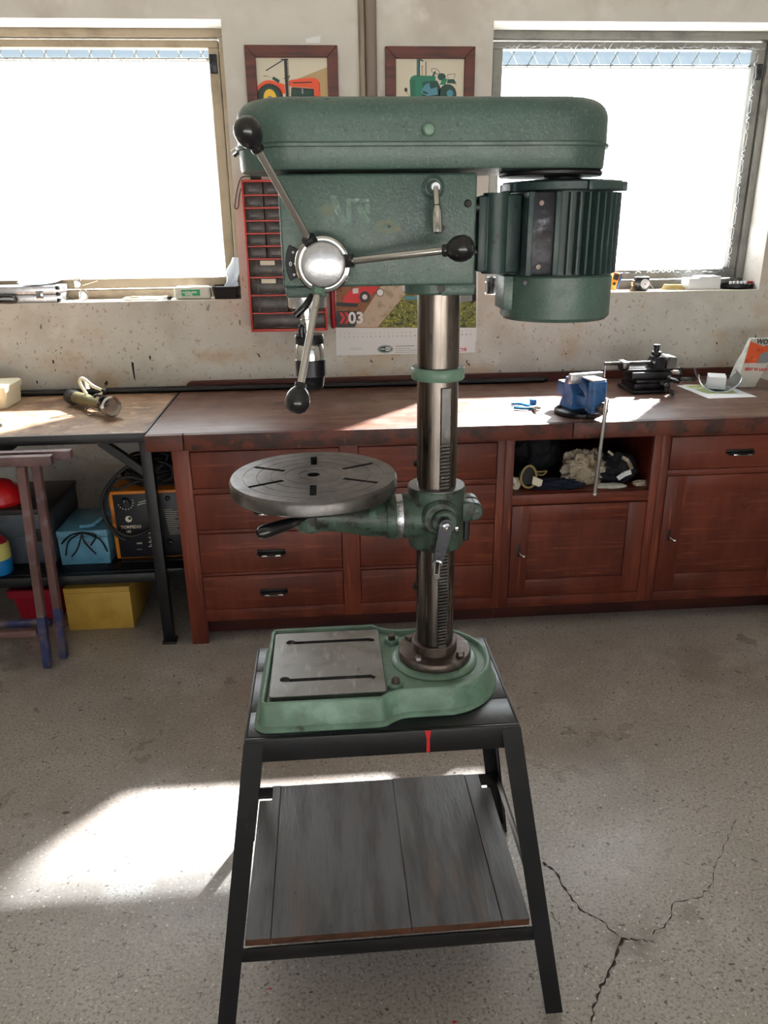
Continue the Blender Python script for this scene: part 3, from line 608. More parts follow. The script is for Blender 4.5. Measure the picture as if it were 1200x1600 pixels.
# motor
MX, MY, MR = .407, 1.372, .094
g = G(); g.lathe([(.020, 1.391), (MR - .006, 1.392), (MR, 1.398), (MR, 1.4635), (MR - .003, 1.4665), (0, 1.4665)], (MX, MY, 0), n=56); g.box(MX - .100, MX - .06, MY - .04, MY + .03, 1.41, 1.4655, .002)
mt = g.build('motor', 'green', dp)
g = G(); g.cyl((MX, MY, 1.467), (MX, MY, 1.596), .083, n=48)
for k in range(40):
    a = 2 * PI * k / 40 + .04
    if 100 < math.degrees(a) % 360 < 262 : 
        if 195 < math.degrees(a) % 360 < 262: continue
    c0 = Vector((MX + .0895 * math.cos(a), MY + .0895 * math.sin(a), 1.5255)); g.box(c0.x - .009, c0.x + .009, c0.y - .0022, c0.y + .0022, 1.4685, 1.594, .0008, Matrix.Rotation(a, 3, 'Z'), 1)
g.build('fin_body', 'motor', mt)
g = G(); g.lathe([(.088, 1.5965), (.0985, 1.597), (.1, 1.5985), (.1, 1.609), (.097, 1.6115), (.06, 1.6145), (.03, 1.616), (.0, 1.616)], (MX, MY, 0), n=56)
for a in (-25, 40, 150, 205, -80): a = math.radians(a); g.box(MX + .098 * math.cos(a) - .008, MX + .098 * math.cos(a) + .008, MY + .098 * math.sin(a) - .006, MY + .098 * math.sin(a) + .006, 1.596, 1.610, .002, Matrix.Rotation(a, 3, 'Z'))
g.build('end_cap', 'motor', mt)
a = math.radians(-118)
g = G(); g.box(MX - .072, MX - .030, MY - .091, MY - .06, 1.4685, 1.5945, .003); g.build('terminal_plate', 'darksteel', mt)
for z_ in (1.482, 1.578): G().lathe([(.004, 0), (.004, .003), (0, .003)], (MX - .058, MY - .091, z_), (0, -1, 0), 10).build('bolt', 'rustiron', mt)
for x_ in (MX - .074, MX - .030): G().box(x_ - .005, x_ + .005, MY - .096, MY - .06, 1.4685, 1.595, .002).build('side_rib', 'motor', mt)
disc(820, 442, .0045, 'darksteel', 'screw', .002, MY - MR + .001, mt)
# mount between head and motor
g = G(); g.box(.256, .270, MY - .06, MY + .05, 1.474, 1.590, .003); g.lathe([(.022, 0), (.022, .125)], (.290, MY - .035, 1.470), n=24); g.box(.268, .33, MY - .050, MY + .03, 1.471, 1.593, .006); g.build('motor_bracket', 'motor', dp)
g = G()
for z_ in (1.5735, 1.505):
    g.cyl((.244, CY - .02, z_), (.258, CY - .02, z_), .009 if z_ < 1.55 else .0125, n=20)
g.lathe([(.026, 0), (.026, .004), (.012, .006)], (.2436, CY - .02, 1.572), (1, 0, 0), 24); g.build('slide_rod', 'darksteel', dp)

# feed hub and its three handles
hc = aY(505, 414, 1.200); HX, HZ = hc.x, hc.z
g = G(); g.lathe([(.030, .0), (.030, .028)], (HX, HY, HZ), (0, -1, 0), 32); g.build('feed_shaft', 'darksteel', dp)
g = G(); g.lathe([(.030, 0), (.0395, .0), (.0425, .003), (.0425, .012), (.040, .016), (.0365, .017), (.0365, .008), (.030, .008)], (HX, HY - .028, HZ), (0, -1, 0), 56); g.build('hub_ring', 'chrome', dp)
g = G(); g.lathe([(.029, -.002), (.033, .0), (.0335, .024), (.0325, .028), (.030, .030), (0, .0305)], (HX, HY - .035, HZ), (0, -1, 0), 56); g.build('hub_cap', 'brushed', dp)
g = G(); rr_ = [(HX + .045 * math.cos(t), HZ + .045 * math.sin(t)) for t in [math.radians(206 - k * 5) for k in range(11)]]
g.prism([(HX + .028, HZ)] [:0] + [(HX - .026, HZ - .026)] + rr_ + [(HX - .026, HZ + .026)], HY - .004, HY - .0005, 'XZ')
g = G(); rr_ = [(HX + .058 * math.cos(t), HZ + .058 * math.sin(t)) for t in [math.radians(152 + k * 5) for k in range(12)]]
ri = [(HX + .034 * math.cos(t), HZ + .034 * math.sin(t)) for t in [math.radians(207 - k * 5) for k in range(12)]]
g.prism(rr_ + ri, HY - .005, HY - .0005, 'XZ', .0008, 1); dl = g.build('depth_dial', 'rubber', dp)
g = G(); g.text('0', (HX - .0525, HY - .0055, HZ - .0035), .009, bold=.0003); g.box(HX - .0455, HX - .038, HY - .0056, HY - .005, HZ - .0006, HZ + .0006)
for s in (1, -1): g.cyl((HX - .0455, HY - .0065, HZ + s * .0165), (HX - .0455, HY - .005, HZ + s * .0165), .002, n=12)
g.build('dial_mark', 'white', dl)
for i, (px, py, Y2) in enumerate(((391, 212, 1.150), (715, 389, 1.165), (466, 621, 1.150))):
    e = aY(px, py, Y2); dxz = Vector((e.x - HX, 0, e.z - HZ)).normalized(); s0 = Vector((HX, HY - .045, HZ)) + dxz * .034; d = (e - s0).normalized(); L_ = (e - s0).length
    g = G(); g.lathe([(.0055, 0), (.0055, L_ - .016)], s0, d, 18); h = g.build('feed_handle', 'chrome', dp)
    g = G(); g.lathe([(.0105, -.001), (.0105, .012), (.009, .0125)], s0, d, 6); g.build('hex_nut', 'greenlight' if i == 2 else 'blackplastic', h)
    g = G(); k0 = s0 + d * (L_ - .022)
    g.lathe([(.0085, 0), (.0092, .003), (.0088, .007), (.013, .011), (.0172, .018), (.0188, .026), (.0182, .034), (.0145, .041), (.008, .0455), (0, .047)], k0, d, 32); g.build('ball_knob', 'blackplastic', h)
# little locking lever beside the hub
a, b, c_ = aY(489, 460, HY - .02), aY(477, 478, HY - .03), aY(462, 493, HY - .03)
g = G(); g.tube([aY(498, 452, HY - .01), a, b, c_], lambda u: .0045 + .0015 * u, 10, 3); g.build('lock_lever', 'blackplastic', dp)

# quill, spindle and chuck
QX = aY(483, 540, CY).x; z = lambda y: aY(483, y, CY).z
g = G(); g.lathe([(.031, z(480)), (.032, z(478)), (.032, 1.4405), (.02, 1.4405)], (QX, CY, 0), n=40); g.build('quill', 'brushed', dp)
g = G(); g.lathe([(.0075, z(525)), (.0075, z(508)), (.0105, z(507)), (.011, z(499)), (.009, z(498)), (.009, z(493)), (.0135, z(492)), (.014, z(481)), (.013, z(480))], (QX - .002, CY, 0), n=28); sp = g.build('spindle', 'chrome', dp)
g = G(); g.lathe([(.0, z(603)), (.009, z(603)), (.012, z(607)), (.0195, z(606)), (.0215, z(602)), (.0235, z(589)), (.0262, z(586)), (.0262, z(562)), (.024, z(560))], (QX + .001, CY, 0), n=14); ck = g.build('chuck', 'darksteel', dp)
g = G(); g.lathe([(.0245, z(561)), (.0245, z(553)), (.0235, z(540)), (.021, z(536))], (QX + .001, CY, 0), n=32); g.build('chuck_sleeve', 'chrome', ck)
g = G(); g.lathe([(.022, z(537)), (.0248, z(536)), (.0250, z(525)), (.023, z(522)), (.009, z(521))], (QX + .001, CY, 0), n=32); g.build('chuck_collar', 'darksteel', ck)
g = G(); a = aY(471, 513, CY - .02); g.ball(a, .0055, (1, .6, 1.3), 12); g.cyl(a, a + Vector((0, 0, -.014)), .0055, n=12); g.build('stop_dog', 'darksteel', sp)

# work table
TX, TY, TZ, TR = -.0275, 1.322, 1.131, .1495
pr = [(0, TZ - .016), (.118, TZ - .016), (.122, TZ - .028), (TR - .005, TZ - .028), (TR - .001, TZ - .024), (TR, TZ - .006), (TR - .001, TZ - .004), (TR - .003, TZ)]
for f in (.835, .675, .51, .345, .18):
    R_ = f * TR; pr += [(R_ + .0007, TZ), (R_ + .0004, TZ - .0009), (R_ - .0004, TZ - .0009), (R_ - .0007, TZ)]
pr += [(.0, TZ)]
g = G(); g.lathe(pr, (TX, TY, 0), n=112); tab = g.build('table', 'iron', dp)
for an in (90, 270, 28, 152, 208, 332):
    a = math.radians(an); r0, r1 = (.4, .76) if an in (90, 270) else (.4, .84); d = Vector((math.cos(a), math.sin(a), 0))
    c = G(); c.bar(Vector((TX, TY, TZ - .004)) + d * TR * r0, Vector((TX, TY, TZ - .004)) + d * TR * r1, .0118 if an in (90, 270) else .0095, .06); cut(tab, c)
c = G(); c.cyl((TX, TY, TZ - .04), (TX, TY, TZ + .02), .0115, n=24); cut(tab, c)
BZ = 1.041
g = G(); g.lathe([(.026, 1.058), (.032, 1.062), (.034, 1.098), (.06, 1.1145)], (TX, TY, 0), n=36)
def rx(x, r, zc=BZ, yc=CY - .010, ry=None): return [Vector((x, yc + (ry or r) * math.cos(t), zc + r * math.sin(t))) for t in [2 * PI * k / 32 for k in range(32)]]
g.loft([rx(-.058, .012, 1.056, TY), rx(-.054, .020, 1.054, TY), rx(-.02, .028, 1.051, TY + .002), rx(.02, .031, 1.046), rx(.06, .036, BZ + .001), rx(.103, .038)])
g.cyl((TX - .01, TY, 1.026), (TX - .01, TY, 1.09), .028, n=36, c=.006)
arm = g.build('table_arm', 'greenold', dp)
g = G(); g.loft([rx(.1032, .034), rx(.1032, .043), rx(.1205, .043), rx(.1205, .034)]); g.build('arm_flange', 'greenold', arm)
g = G(); g.loft([rx(.1209, .038), rx(.1209, .0405), rx(.1325, .0405), rx(.1325, .036)]); ga = g.build('angle_scale', 'brushed', arm)
g = G()
for k in range(60):
    t = PI * .75 + k * PI / 60 * .9; y_, z_ = CY - .010 + .0407 * math.cos(t), BZ + .0407 * math.sin(t)
    g.box(.1212, .1242 + (.003 if k % 5 == 0 else 0), y_ - .0003, y_ + .0003, z_ - .0004, z_ + .0004)
g.build('scale_mark', 'ink', ga, kind='stuff')
for px in (602,):
    a = aY(470, 812, 1.24); b = aY(392, 838, 1.20)
    g = G(); g.tube([aY(500, 800, 1.29), aY(478, 806, 1.25), a], .006, 10, 3); h = g.build('clamp_lever', 'darksteel', arm)
    d = (b - a); g = G(); g.lathe([(.005, 0), (.0085, .006), (.0105, .03), (.0125, .06), (.0115, .074), (.007, .080), (0, .081)], a, d, 24); g.build('grip', 'blackplastic', h)
g = G(); g.lathe([(.038, .9785), (.050, .979), (.052, .982), (.0535, 1.092), (.0515, 1.0955), (.0368, 1.096)], (CX - .0, CY, 0), n=56)
g.loft([rx(.133, .036), rx(.133, .041), rx(.142, .043), rx(.175, .046)])
pc = aY(697, 822, CY - .085); 
g.cyl((pc.x - .006, CY - .01, pc.z + .004), (pc.x - .006, CY - .062, pc.z + .004), .035, .034, 40, .005); g.cyl((pc.x, CY - .05, pc.z), (pc.x, CY - .074, pc.z), .024, .023, 36, .003)
g.box(CX - .006, CX + .020, CY - .056, CY - .030, .979, 1.02, .004)
bk = g.build('table_bracket', 'greenold', dp)
g = G(); g.lathe([(.0375, 1.0962), (.0518, 1.0962), (.0518, 1.0972), (.0375, 1.0972)], (CX - .0, CY, 0), n=56); g.build('bracket_face', 'plate', bk)
g = G(); e = aY(738, 795, CY - .012); g.cyl((e.x, CY - .030, e.z), (e.x, CY - .002, e.z), .018, n=28, c=.003); g.box(CX + .045, e.x, CY - .030, CY - .002, e.z - .018, e.z + .018, .002); g.cyl((e.x, CY + .004, e.z), (e.x, CY + .03, e.z), .018, n=28, c=.003); g.build('clamp_lug', 'greenold', bk)
disc(733, 802, .0058, 'ink', 'screw_hole', .0005, CY - .0302, bk)
g = G(); a, b = aY(729, 812, CY + .0), aY(727, 845, CY - .0); g.bar(a + Vector((0, 0, .01)), b, .010, .014, .004); g.build('clamp_lever', 'blackplastic', bk)
# crank
g = G(); c0 = aY(697, 822, CY - .088); c1 = aY(684, 880, CY - .094)
d = (c1 - c0); s = Vector((-d.z, 0, d.x)).normalized()
rings = []
pts = []
for t in range(13): a = math.radians(t * 15); pts.append(c0 + s * .0125 * math.cos(a) - d.normalized() * .0125 * math.sin(a))
for t in range(13): a = math.radians(180 + t * 15); pts.append(c1 + s * .0085 * math.cos(a) - d.normalized() * .0085 * math.sin(a))
g.loft([[p_ + Vector((0, .006, 0)) for p_ in pts], [p_ - Vector((0, .002, 0)) for p_ in pts]]); cr_ = g.build('crank_arm', 'darksteel', dp)
g = G(); g.lathe([(.0068, 0), (.0068, .004), (.0035, .005), (.0030, .003), (0, .003)], c0 - Vector((0, .002, 0)), (0, -1, 0), 24); g.build('cap_screw', 'chrome', cr_)
g = G(); h1 = aY(682, 902, CY - .14); dd = h1 - c1; g.lathe([(.0085, 0), (.0085, .004), (.0062, .005), (.0062, dd.length - .001), (.005, dd.length), (0, dd.length)], c1, dd, 24); g.build('crank_grip', 'chrome', cr_)
g = G(); g.bar(aY(652, 850, CY), aY(643, 852, CY), .008, .010, .002); g.build('side_screw', 'darksteel', bk); g = G(); g.bar(aY(652, 918, CY), aY(645, 918, CY), .006, .008, .002); g.build('side_screw', 'darksteel', bk)
g = G(); a = aY(713, 824, CY - .070); g.box(a.x - .003, a.x + .003, a.y - .006, a.y, a.z - .006, a.z + .003, .001); g.build('grub_screw', 'chrome', bk)
# ---------------------------------------------------------------- things on the wall
def picture(px0, py0, px1, label, kind):
    a, b = aY(px0, py0, WY - .02), aY(px1, py0 + 1, WY - .02); x0, x1, zt_ = a.x, b.x, a.z; zb = zt_ - .30; fw = .042
    t = thing('picture_frame', label, 'picture', ((x0 + x1) / 2, WY - .01, zb), 'framed tractor pictures')
    for q in ([(x0, zt_), (x0 + fw, zt_ - fw), (x1 - fw, zt_ - fw), (x1, zt_)], [(x0, zb), (x1, zb), (x1 - fw, zb + fw), (x0 + fw, zb + fw)],
              [(x0, zb), (x0 + fw, zb + fw), (x0 + fw, zt_ - fw), (x0, zt_)], [(x1, zb), (x1, zt_), (x1 - fw, zt_ - fw), (x1 - fw, zb + fw)]):
        G().prism(q, WY - .022, WY - .001, 'XZ', .0015, 1).build('frame_bar', 'frame', t)
    X0, Z0 = x0 + fw, zt_ - fw; Wd = x1 - x0 - 2 * fw; s = Wd / 840.0
    P = lambda u, v, k=0: Vector((X0 + (u - 218) * s if kind == 'o' else X0 + (u - 210) * s, WY - .006 - k * .0002, Z0 - (v - (222 if kind == 'o' else 238)) * s))
    G().box(x0 + fw - .004, x1 - fw + .004, WY - .006, WY - .002, zb + fw - .004, zt_ - fw + .004).build('print', 'photo', t)
    ms = ['hill', 'orange', 'ink', 'yellow', 'pgreen', 'pgreend', 'pblue', 'pgrey']; g = G(); ix = {m: i for i, m in enumerate(ms)}
    def pg(m, pts, k=1): g.mi = ix[m]; g.poly([P(u, v, k) for u, v in pts])
    def circ(m, u, v, r, k=1, ry=1, a0=0, a1=360): pg(m, [(u + r * math.cos(math.radians(a0 + (a1 - a0) * j / 20)), v - ry * r * math.sin(math.radians(a0 + (a1 - a0) * j / 20))) for j in range(20 if a1 - a0 == 360 else 21)], k)
    def line(m, u, v, u2, v2, w_, k=2):
        d = Vector((u2 - u, v2 - v)).normalized() * w_ / 2; pg(m, [(u - d.y, v + d.x), (u2 - d.y, v2 + d.x), (u2 + d.y, v2 - d.x), (u + d.y, v - d.x)], k)
    if kind == 'o':
        pg('hill', [(640, 460), (1056, 318), (1056, 900), (640, 900)])
        pg('hill', [(222, 760), (640, 700), (640, 1000), (222, 1000)])
        pg('orange', [(590, 470), (615, 452), (800, 432), (900, 430), (945, 450), (965, 500), (965, 760), (900, 760), (890, 550), (800, 530), (620, 525), (592, 510)], 2)
        pg('ink', [(620, 530), (890, 548), (890, 760), (600, 760)], 3); pg('pgreend', [(640, 560), (860, 570), (860, 720), (640, 720)], 4); line('pgrey', 750, 545, 752, 600, 22, 5)
        pg('ink', [(640, 478), (870, 470), (870, 482), (640, 490)], 3)
        circ('orange', 360, 640, 185, 2, 1, 20, 165); circ('ink', 360, 650, 160, 3); circ('pgreend', 360, 650, 128, 4); circ('yellow', 360, 650, 78, 5, 1.3)
        circ('pgrey', 360, 650, 30, 6); circ('ink', 905, 800, 80, 6); circ('yellow', 905, 800, 42, 7)
        pg('orange', [(430, 470), (545, 500), (545, 600), (500, 600)], 3)
        line('ink', 566, 232, 566, 760, 34, 8); 
        for k in range(24): line('ink', 580, 245 + k * 18, 600, 249 + k * 18, 8, 8)
        line('ink', 560, 234, 330, 356, 12, 7); line('ink', 510, 238, 600, 238, 10, 8); line('pgreend', 405, 430, 480, 472, 34, 6)
        line('ink', 590, 440, 610, 405, 8, 8); line('ink', 530, 440, 600, 412, 6, 8); line('ink', 295, 412, 345, 412, 6, 7); line('pgrey', 345, 412, 400, 430, 4, 7)
        for k in range(5): line('ink', 950, 480 + k * 22, 962, 484 + k * 22, 8, 4)
    else:
        pg('hill', [(222, 800), (1020, 760), (1020, 1000), (222, 1000)])
        pg('pgreen', [(380, 470), (400, 430), (440, 412), (700, 420), (700, 520), (560, 560), (540, 800), (400, 800)], 2)
        for k in range(9): line('pgreend', 392, 470 + k * 20, 452, 468 + k * 20, 8, 3)
        pg('pgreend', [(540, 480), (720, 470), (760, 540), (760, 780), (540, 780)], 3); pg('pblue', [(560, 520), (620, 490), (640, 560), (720, 540), (730, 620), (600, 640), (520, 600)], 4); line('ink', 545, 590, 600, 610, 20, 5)
        circ('ink', 850, 620, 112, 3); circ('pgreend', 850, 620, 96, 4); circ('pblue', 880, 610, 40, 5); circ('ink', 470, 740, 70, 5); circ('pblue', 470, 740, 34, 6)
        pg('pgreen', [(750, 515), (790, 450), (850, 450), (820, 518)], 6); pg('pgreend', [(850, 455), (930, 455), (960, 508), (900, 500), (840, 500)], 6)
        circ('pgreend', 775, 430, 50, 5, .8); line('pgreend', 488, 240, 488, 420, 40, 3); line('pblue', 482, 245, 482, 410, 8, 4)
        for k in range(10): line('photo' if 0 else 'pblue', 476, 250 + k * 17, 492, 254 + k * 17, 5, 5)
        line('hill', 535, 320, 535, 418, 14, 3); line('ink', 520, 318, 550, 318, 6, 4); line('ink', 580, 265, 580, 415, 10, 4); line('pgreend', 500, 242, 548, 262, 16, 4)
        for j in range(14): a0 = 2 * PI * j / 14; a1 = 2 * PI * (j + 1) / 14; line('ink', 697 + 52 * math.cos(a0), 370 + 26 * math.sin(a0) + 14 * math.cos(a0), 697 + 52 * math.cos(a1), 370 + 26 * math.sin(a1) + 14 * math.cos(a1), 6, 7)
        line('pgreend', 697, 372, 668, 420, 22, 6); line('ink', 850, 405, 940, 398, 5, 6); line('ink', 940, 398, 930, 445, 5, 6); line('ink', 845, 405, 855, 445, 5, 6)
        circ('ink', 335, 570, 20, 4, 1.2); line('ink', 345, 590, 380, 640, 5, 4)
    g.build('tractor_print', ms, t)
picture(381, 70, 527, 'wooden picture frame with an orange tractor print, left of the wall pipes', 'o')
picture(602, 72, 743, 'wooden picture frame with a green tractor print, right of the wall pipes', 'g')

# calendar
cxa, cxb = aY(525, 540, WY - .004).x, aY(744, 540, WY - .004).x
t = thing('calendar', 'wall calendar with a tractor photo and big numerals 03 behind the drill press', 'calendar', ((cxa + cxb) / 2, WY - .003, .99))
zb0, zb1, zb2 = aY(600, 554, WY - .004).z, aY(600, 537, WY - .004).z, aY(600, 512, WY - .004).z; zct = aY(700, 365, WY - .004).z
G().box(cxa, cxb - .004, WY - .004, WY - .001, zb0, zb1 + .02).build('footer_sheet', 'white', t)
G().box(cxa + .001, cxb, WY - .007, WY - .0045, zb1, zct).build('month_sheet', 'white', t)
Yk = WY - .0072
P = lambda x, y, k=0: aY(x, y, Yk - k * .0002) 
ms = ['dirt', 'haze', 'grass', 'pred', 'ink', 'pgrey', 'white', 'photo', 'pblue']; g = G(); ix = {m: i for i, m in enumerate(ms)}
def pg(m, pts, k=1): g.mi = ix[m]; g.poly([P(x, y, k) for x, y in pts])
pg('dirt', [(525, 372), (744, 372), (744, 512), (525, 512)]); pg('photo', [(525, 372), (744, 372), (744, 420), (525, 440)], 2); pg('ink', [(735, 372), (744, 372), (744, 470), (735, 475)], 3)
pg('haze', [(600, 440), (650, 440), (590, 511), (554, 511)], 4); pg('grass', [(636, 445), (744, 445), (744, 511.5), (592, 511.5)], 3); pg('ink', [(525, 486), (562, 486), (554, 511.5), (525, 511.5)], 3)
pg('pblue', [(632, 463), (652, 463), (652, 468), (632, 468)], 5); pg('pgrey', [(718, 455), (738, 452), (738, 470), (718, 472)], 5)
def disc2(m, x, y, r, k): pg(m, [(x + r * math.cos(a), y + r * 1.05 * math.sin(a)) for a in [j * PI / 8 for j in range(16)]], k)
pg('pred', [(536, 466), (548, 452), (562, 448), (570, 446), (582, 446), (586, 456), (572, 466), (558, 474), (536, 474)], 5); pg('ink', [(525, 472), (560, 474), (558, 480), (525, 478)], 6)
disc2('ink', 570, 464, 8.5, 7); disc2('white', 570, 464, 4, 8); disc2('ink', 594, 457, 6, 7); disc2('white', 594, 457, 5, 8); pg('white', [(551, 451), (560, 450), (560, 458), (551, 459)], 7); pg('pred', [(580, 447), (590, 446), (588, 456), (580, 458)], 6)
for dx in (0, 8):
    pg('pred', [(530 + dx, 488), (534.5 + dx, 488), (540 + dx, 496.5), (534.5 + dx, 506), (530 + dx, 506), (535 + dx, 496.5)], 6)
g.build('photo_print', ms, t)
g = G(); c0 = P(544.5, 505, 9); g.text('03', c0, .068, bold=.0022); g.build('numerals', 'white', t)
g = G()
x_ = P(530, 525).x; dx = (P(744, 525).x - .004 - x_) / 31.4
for k in range(31):
    zz = P(600, 526.5).z; cxk = x_ + .006 + k * dx
    g.text(str(k + 1), (cxk, Yk - .0002, zz), .0085, align='CENTER'); g.text('MTWTFSS'[k % 7], (cxk, Yk - .0002, zz + .0165), .006, align='CENTER')
g.build('date_row', 'ink', t)
Yf = WY - .0042; F2 = lambda x, y, k=0: aY(x, y, Yf - k * .0002)
g = G(); a = F2(602, 545.5); 
for m, rx_, rz_, k in ((0, .036, .0175, 1), (1, .0335, .0152, 2), (0, .031, .0135, 3)):
    g.mi = m; g.poly([(a.x + rx_ * math.cos(q), Yf - k * .0003, a.z + rz_ * math.sin(q)) for q in [j * PI / 14 for j in range(28)]])
g.mi = 1; g.poly([(a.x + .002, Yf - .0011, a.z - .009), (a.x + .024, Yf - .0011, a.z - .006), (a.x + .026, Yf - .0011, a.z + .006), (a.x + .002, Yf - .0011, a.z + .010)])
g.mi = 1; g.text('AGRO', (a.x - .027, Yf - .0013, a.z - .003), .0105, shear=.2, bold=.0002); g.mi = 0; g.text('BULL', (a.x + .003, Yf - .0014, a.z - .003), .0105, bold=.0002)
g.build('oval_logo', ['pgreend', 'white'], t)
g = G(); a = F2(716, 549); g.text('CYR', (a.x - .004, Yf - .0004, a.z), .021, shear=.35, bold=.0005); g.build('red_logo', 'pred', t)
g = G()
for j, (y_, w_) in enumerate(((541, .088), (544.5, .070), (547.5, .10), (550.5, .09))):
    a = F2(618, y_); g.box(a.x, a.x + w_, Yf - .0003, Yf, a.z - .0012, a.z + (.0014 if j == 0 else .0002))
for y_ in (544, 546.5): a = F2(547, y_); g.box(a.x, a.x + .055, Yf - .0003, Yf, a.z - .0006, a.z + .0003)
g.build('small_print', 'pgrey', t, kind='stuff')

# red drawer rack
RY = 3.392; p0, p1 = aY(376, 281, RY), aY(394, 519, RY); rx0, rx1 = p0.x, aY(512, 517, RY).x; rz0, rz1 = p1.z, p0.z
t = thing('parts_rack', 'red rack of small smoky clear drawers hanging beside the left window', 'parts rack', ((rx0 + rx1) / 2, 3.46, rz0))
g = G(); fw = .009
g.box(rx0, rx0 + fw, RY, 3.522, rz0, rz1, .0015); g.box(rx1 - fw, rx1, RY, 3.522, rz0, rz1, .0015); g.box(rx0 + fw, rx1 - fw, RY, 3.522, rz1 - fw, rz1, .0015); g.box(rx0 + fw, rx1 - fw, RY, 3.522, rz0, rz0 + fw * 1.3, .0015)
g.box(rx0 + fw, rx1 - fw, 3.516, 3.522, rz0 + fw, rz1 - fw)
ry = [305, 325, 345, 365, 385, 405, 433.7, 462, 490]
zz = [rz1 - fw] + [aY(400, y, RY).z for y in ry] + [rz0 + fw * 1.3 - .003]
for z_ in zz[1:-1]: g.box(rx0 + fw, rx1 - fw, RY + .001, 3.516, z_ - .003, z_ + .003)
g.build('rack_shell', 'red', t)
for i in range(10):
    n = 4 if i < 6 else (2 if i < 9 else 1); za, zb_ = zz[i + 1] + .0035, zz[i] - (.0035 if i else .0005)
    for k in range(n):
        xa = rx0 + fw + (rx1 - rx0 - 2 * fw) * k / n + .002; xb = rx0 + fw + (rx1 - rx0 - 2 * fw) * (k + 1) / n - .002
        g = G(); g.box(xa, xb, RY + .006, RY + .012, za, zb_, .001); g.box(xa + .004, xb - .004, RY + .012, 3.50, za, zb_ - .008); 
        g.box(xa + (xb - xa) * .25, xb - (xb - xa) * .25, RY - .002, RY + .006, za + .002, za + .009, .001)
        if i < 9:
            for f in (.2, .8): g.box(xa + (xb - xa) * f - .001, xa + (xb - xa) * f + .001, RY + .004, RY + .006, za + .004, zb_ - .004)
        d = g.build('drawer', 'smoke', t)
        if i in (6, 7): xm = (xa + xb) / 2; G().box(xm - .034 + .004, xm + .030, RY + .0045, RY + .0058, zb_ - .021, zb_ - .003).build('card_label', 'label', d)
g = G(); a, b = aY(519, 440, 3.50), aY(519, 514, 3.50)
g.lathe([(0, 0), (.008, .002), (.0115, .010), (.0115, .19), (.009, .2), (0, .2)], (a.x, 3.508, b.z), (0, 0, 1), 20)
g.build('red_tube', 'darkred', at=(a.x, 3.508, b.z), label='dark red plastic tube hanging upright beside the red rack', category='tube')
g = G(); g.tube([aY(392, 276, 3.50), aY(378, 277, 3.50), aY(372, 290, 3.505), aY(368, 312, 3.508), aY(367, 325, 3.51), aY(372, 324, 3.51), aY(374, 305, 3.51), aY(380, 284, 3.51)], .0022, 6, 5); g.box(aY(392, 276, 3.5).x - .002, aY(408, 276, 3.5).x, 3.49, 3.522, aY(395, 280, 3.5).z, aY(395, 274, 3.5).z, .002)
c_ = aY(380, 290, 3.5); g.build('cord', 'rubber', at=c_, label='thin black cord looped beside the top left corner of the red rack', category='cord')

# ---------------------------------------------------------------- left window sill
ZS2 = ZS + .0035
def S(px, py, Y): v = aY(px, py, Y); return v.x, v.z
cx0, cx1 = -1.62, S(97, 455, WY + .05)[0]; cz1 = S(50, 447, WY + .03)[1]
t = thing('aluminium_case', 'flat silver case with a black handle on the sill at the left edge', 'case', ((cx0 + cx1) / 2, WY + .08, ZS2))
hz = (cz1 + ZS2) / 2
G().box(cx0, cx1 - .004, WY + .015, WY + .145, ZS2, hz - .001, .003).build('lower_shell', 'brushed', t); G().box(cx0, cx1 - .004, WY + .015, WY + .145, hz + .001, cz1, .003).build('lid', 'brushed', t)
for z_ in (ZS2 + .008, cz1 - .008, hz): 
    g = G(); g.box(cx1 - .016, cx1, WY + .012, WY + .03, z_ - .008, z_ + .008, .003); g.build('corner', 'blackplastic', t)
x_ = S(60, 460, WY)[0]; g = G(); g.box(x_ - .015, x_ + .015, WY + .010, WY + .015, hz - .018, hz + .014, .002); g.build('latch', 'chrome', t)
x_ = S(22, 460, WY)[0]; g = G(); g.tube([(x_ - .13, WY + .012, hz - .004), (x_ - .12, WY + .004, hz - .004), (x_ - .02, WY + .002, hz - .004), (x_, WY + .004, hz - .012), (x_ - .005, WY + .002, ZS2 + .006), (x_ - .06, WY + .002, ZS2 + .006), (x_ - .14, WY + .002, ZS2 + .006)], .0065, 8, 4); g.build('handle', 'blackplastic', t)
a = aY(57, 437, WY + .075)
g = G(); g.lathe([(.0, 0), (.085, 0), (.089, .0018), (.085, .0035), (.0, .0035)], (0, 0, 0), (0, 0, 1), 48)
mm = g.b; bmesh.ops.transform(mm, matrix=Matrix.Translation((a.x, WY + .105, cz1 + .014)) @ Matrix.Rotation(math.radians(6), 4, 'X'), verts=mm.verts[:])
g.build('grinding_disc', mat('dark grey disc', (128, 132, 136), .6), at=(a.x, WY + .1, cz1), label='round dark grey disc propped on top of the silver case', category='disc')
g = G(); x0_, z0_ = S(120, 434, WY + .03); x1_, z1_ = S(128, 468, WY + .03)
cxg = (x0_ + x1_) / 2; 
for (ux, uz, ra_) in ((cxg - .006, z0_ - .024, .020), (cxg + .010, ZS2 + .026, .024)):
    g.tube([(ux + ra_ * .8 * math.cos(q), WY + .035 + .006 * math.sin(q), uz + ra_ * math.sin(q)) for q in [j * PI / 6 for j in range(12)]], .0022, 6, 2, True)
g.tube([(cxg + .012, WY + .035, z0_ - .035), (S(138, 450, WY + .06)[0], WY + .07, S(138, 444, WY + .06)[1]), (S(150, 438, WY + .1)[0], WY + .12, S(146, 440, WY + .1)[1])], .0026, 6, 3)
gg = g.build('glasses', 'brass', at=(cxg, WY + .035, ZS2), label='pair of pale glasses standing on end on the left window sill', category='glasses')
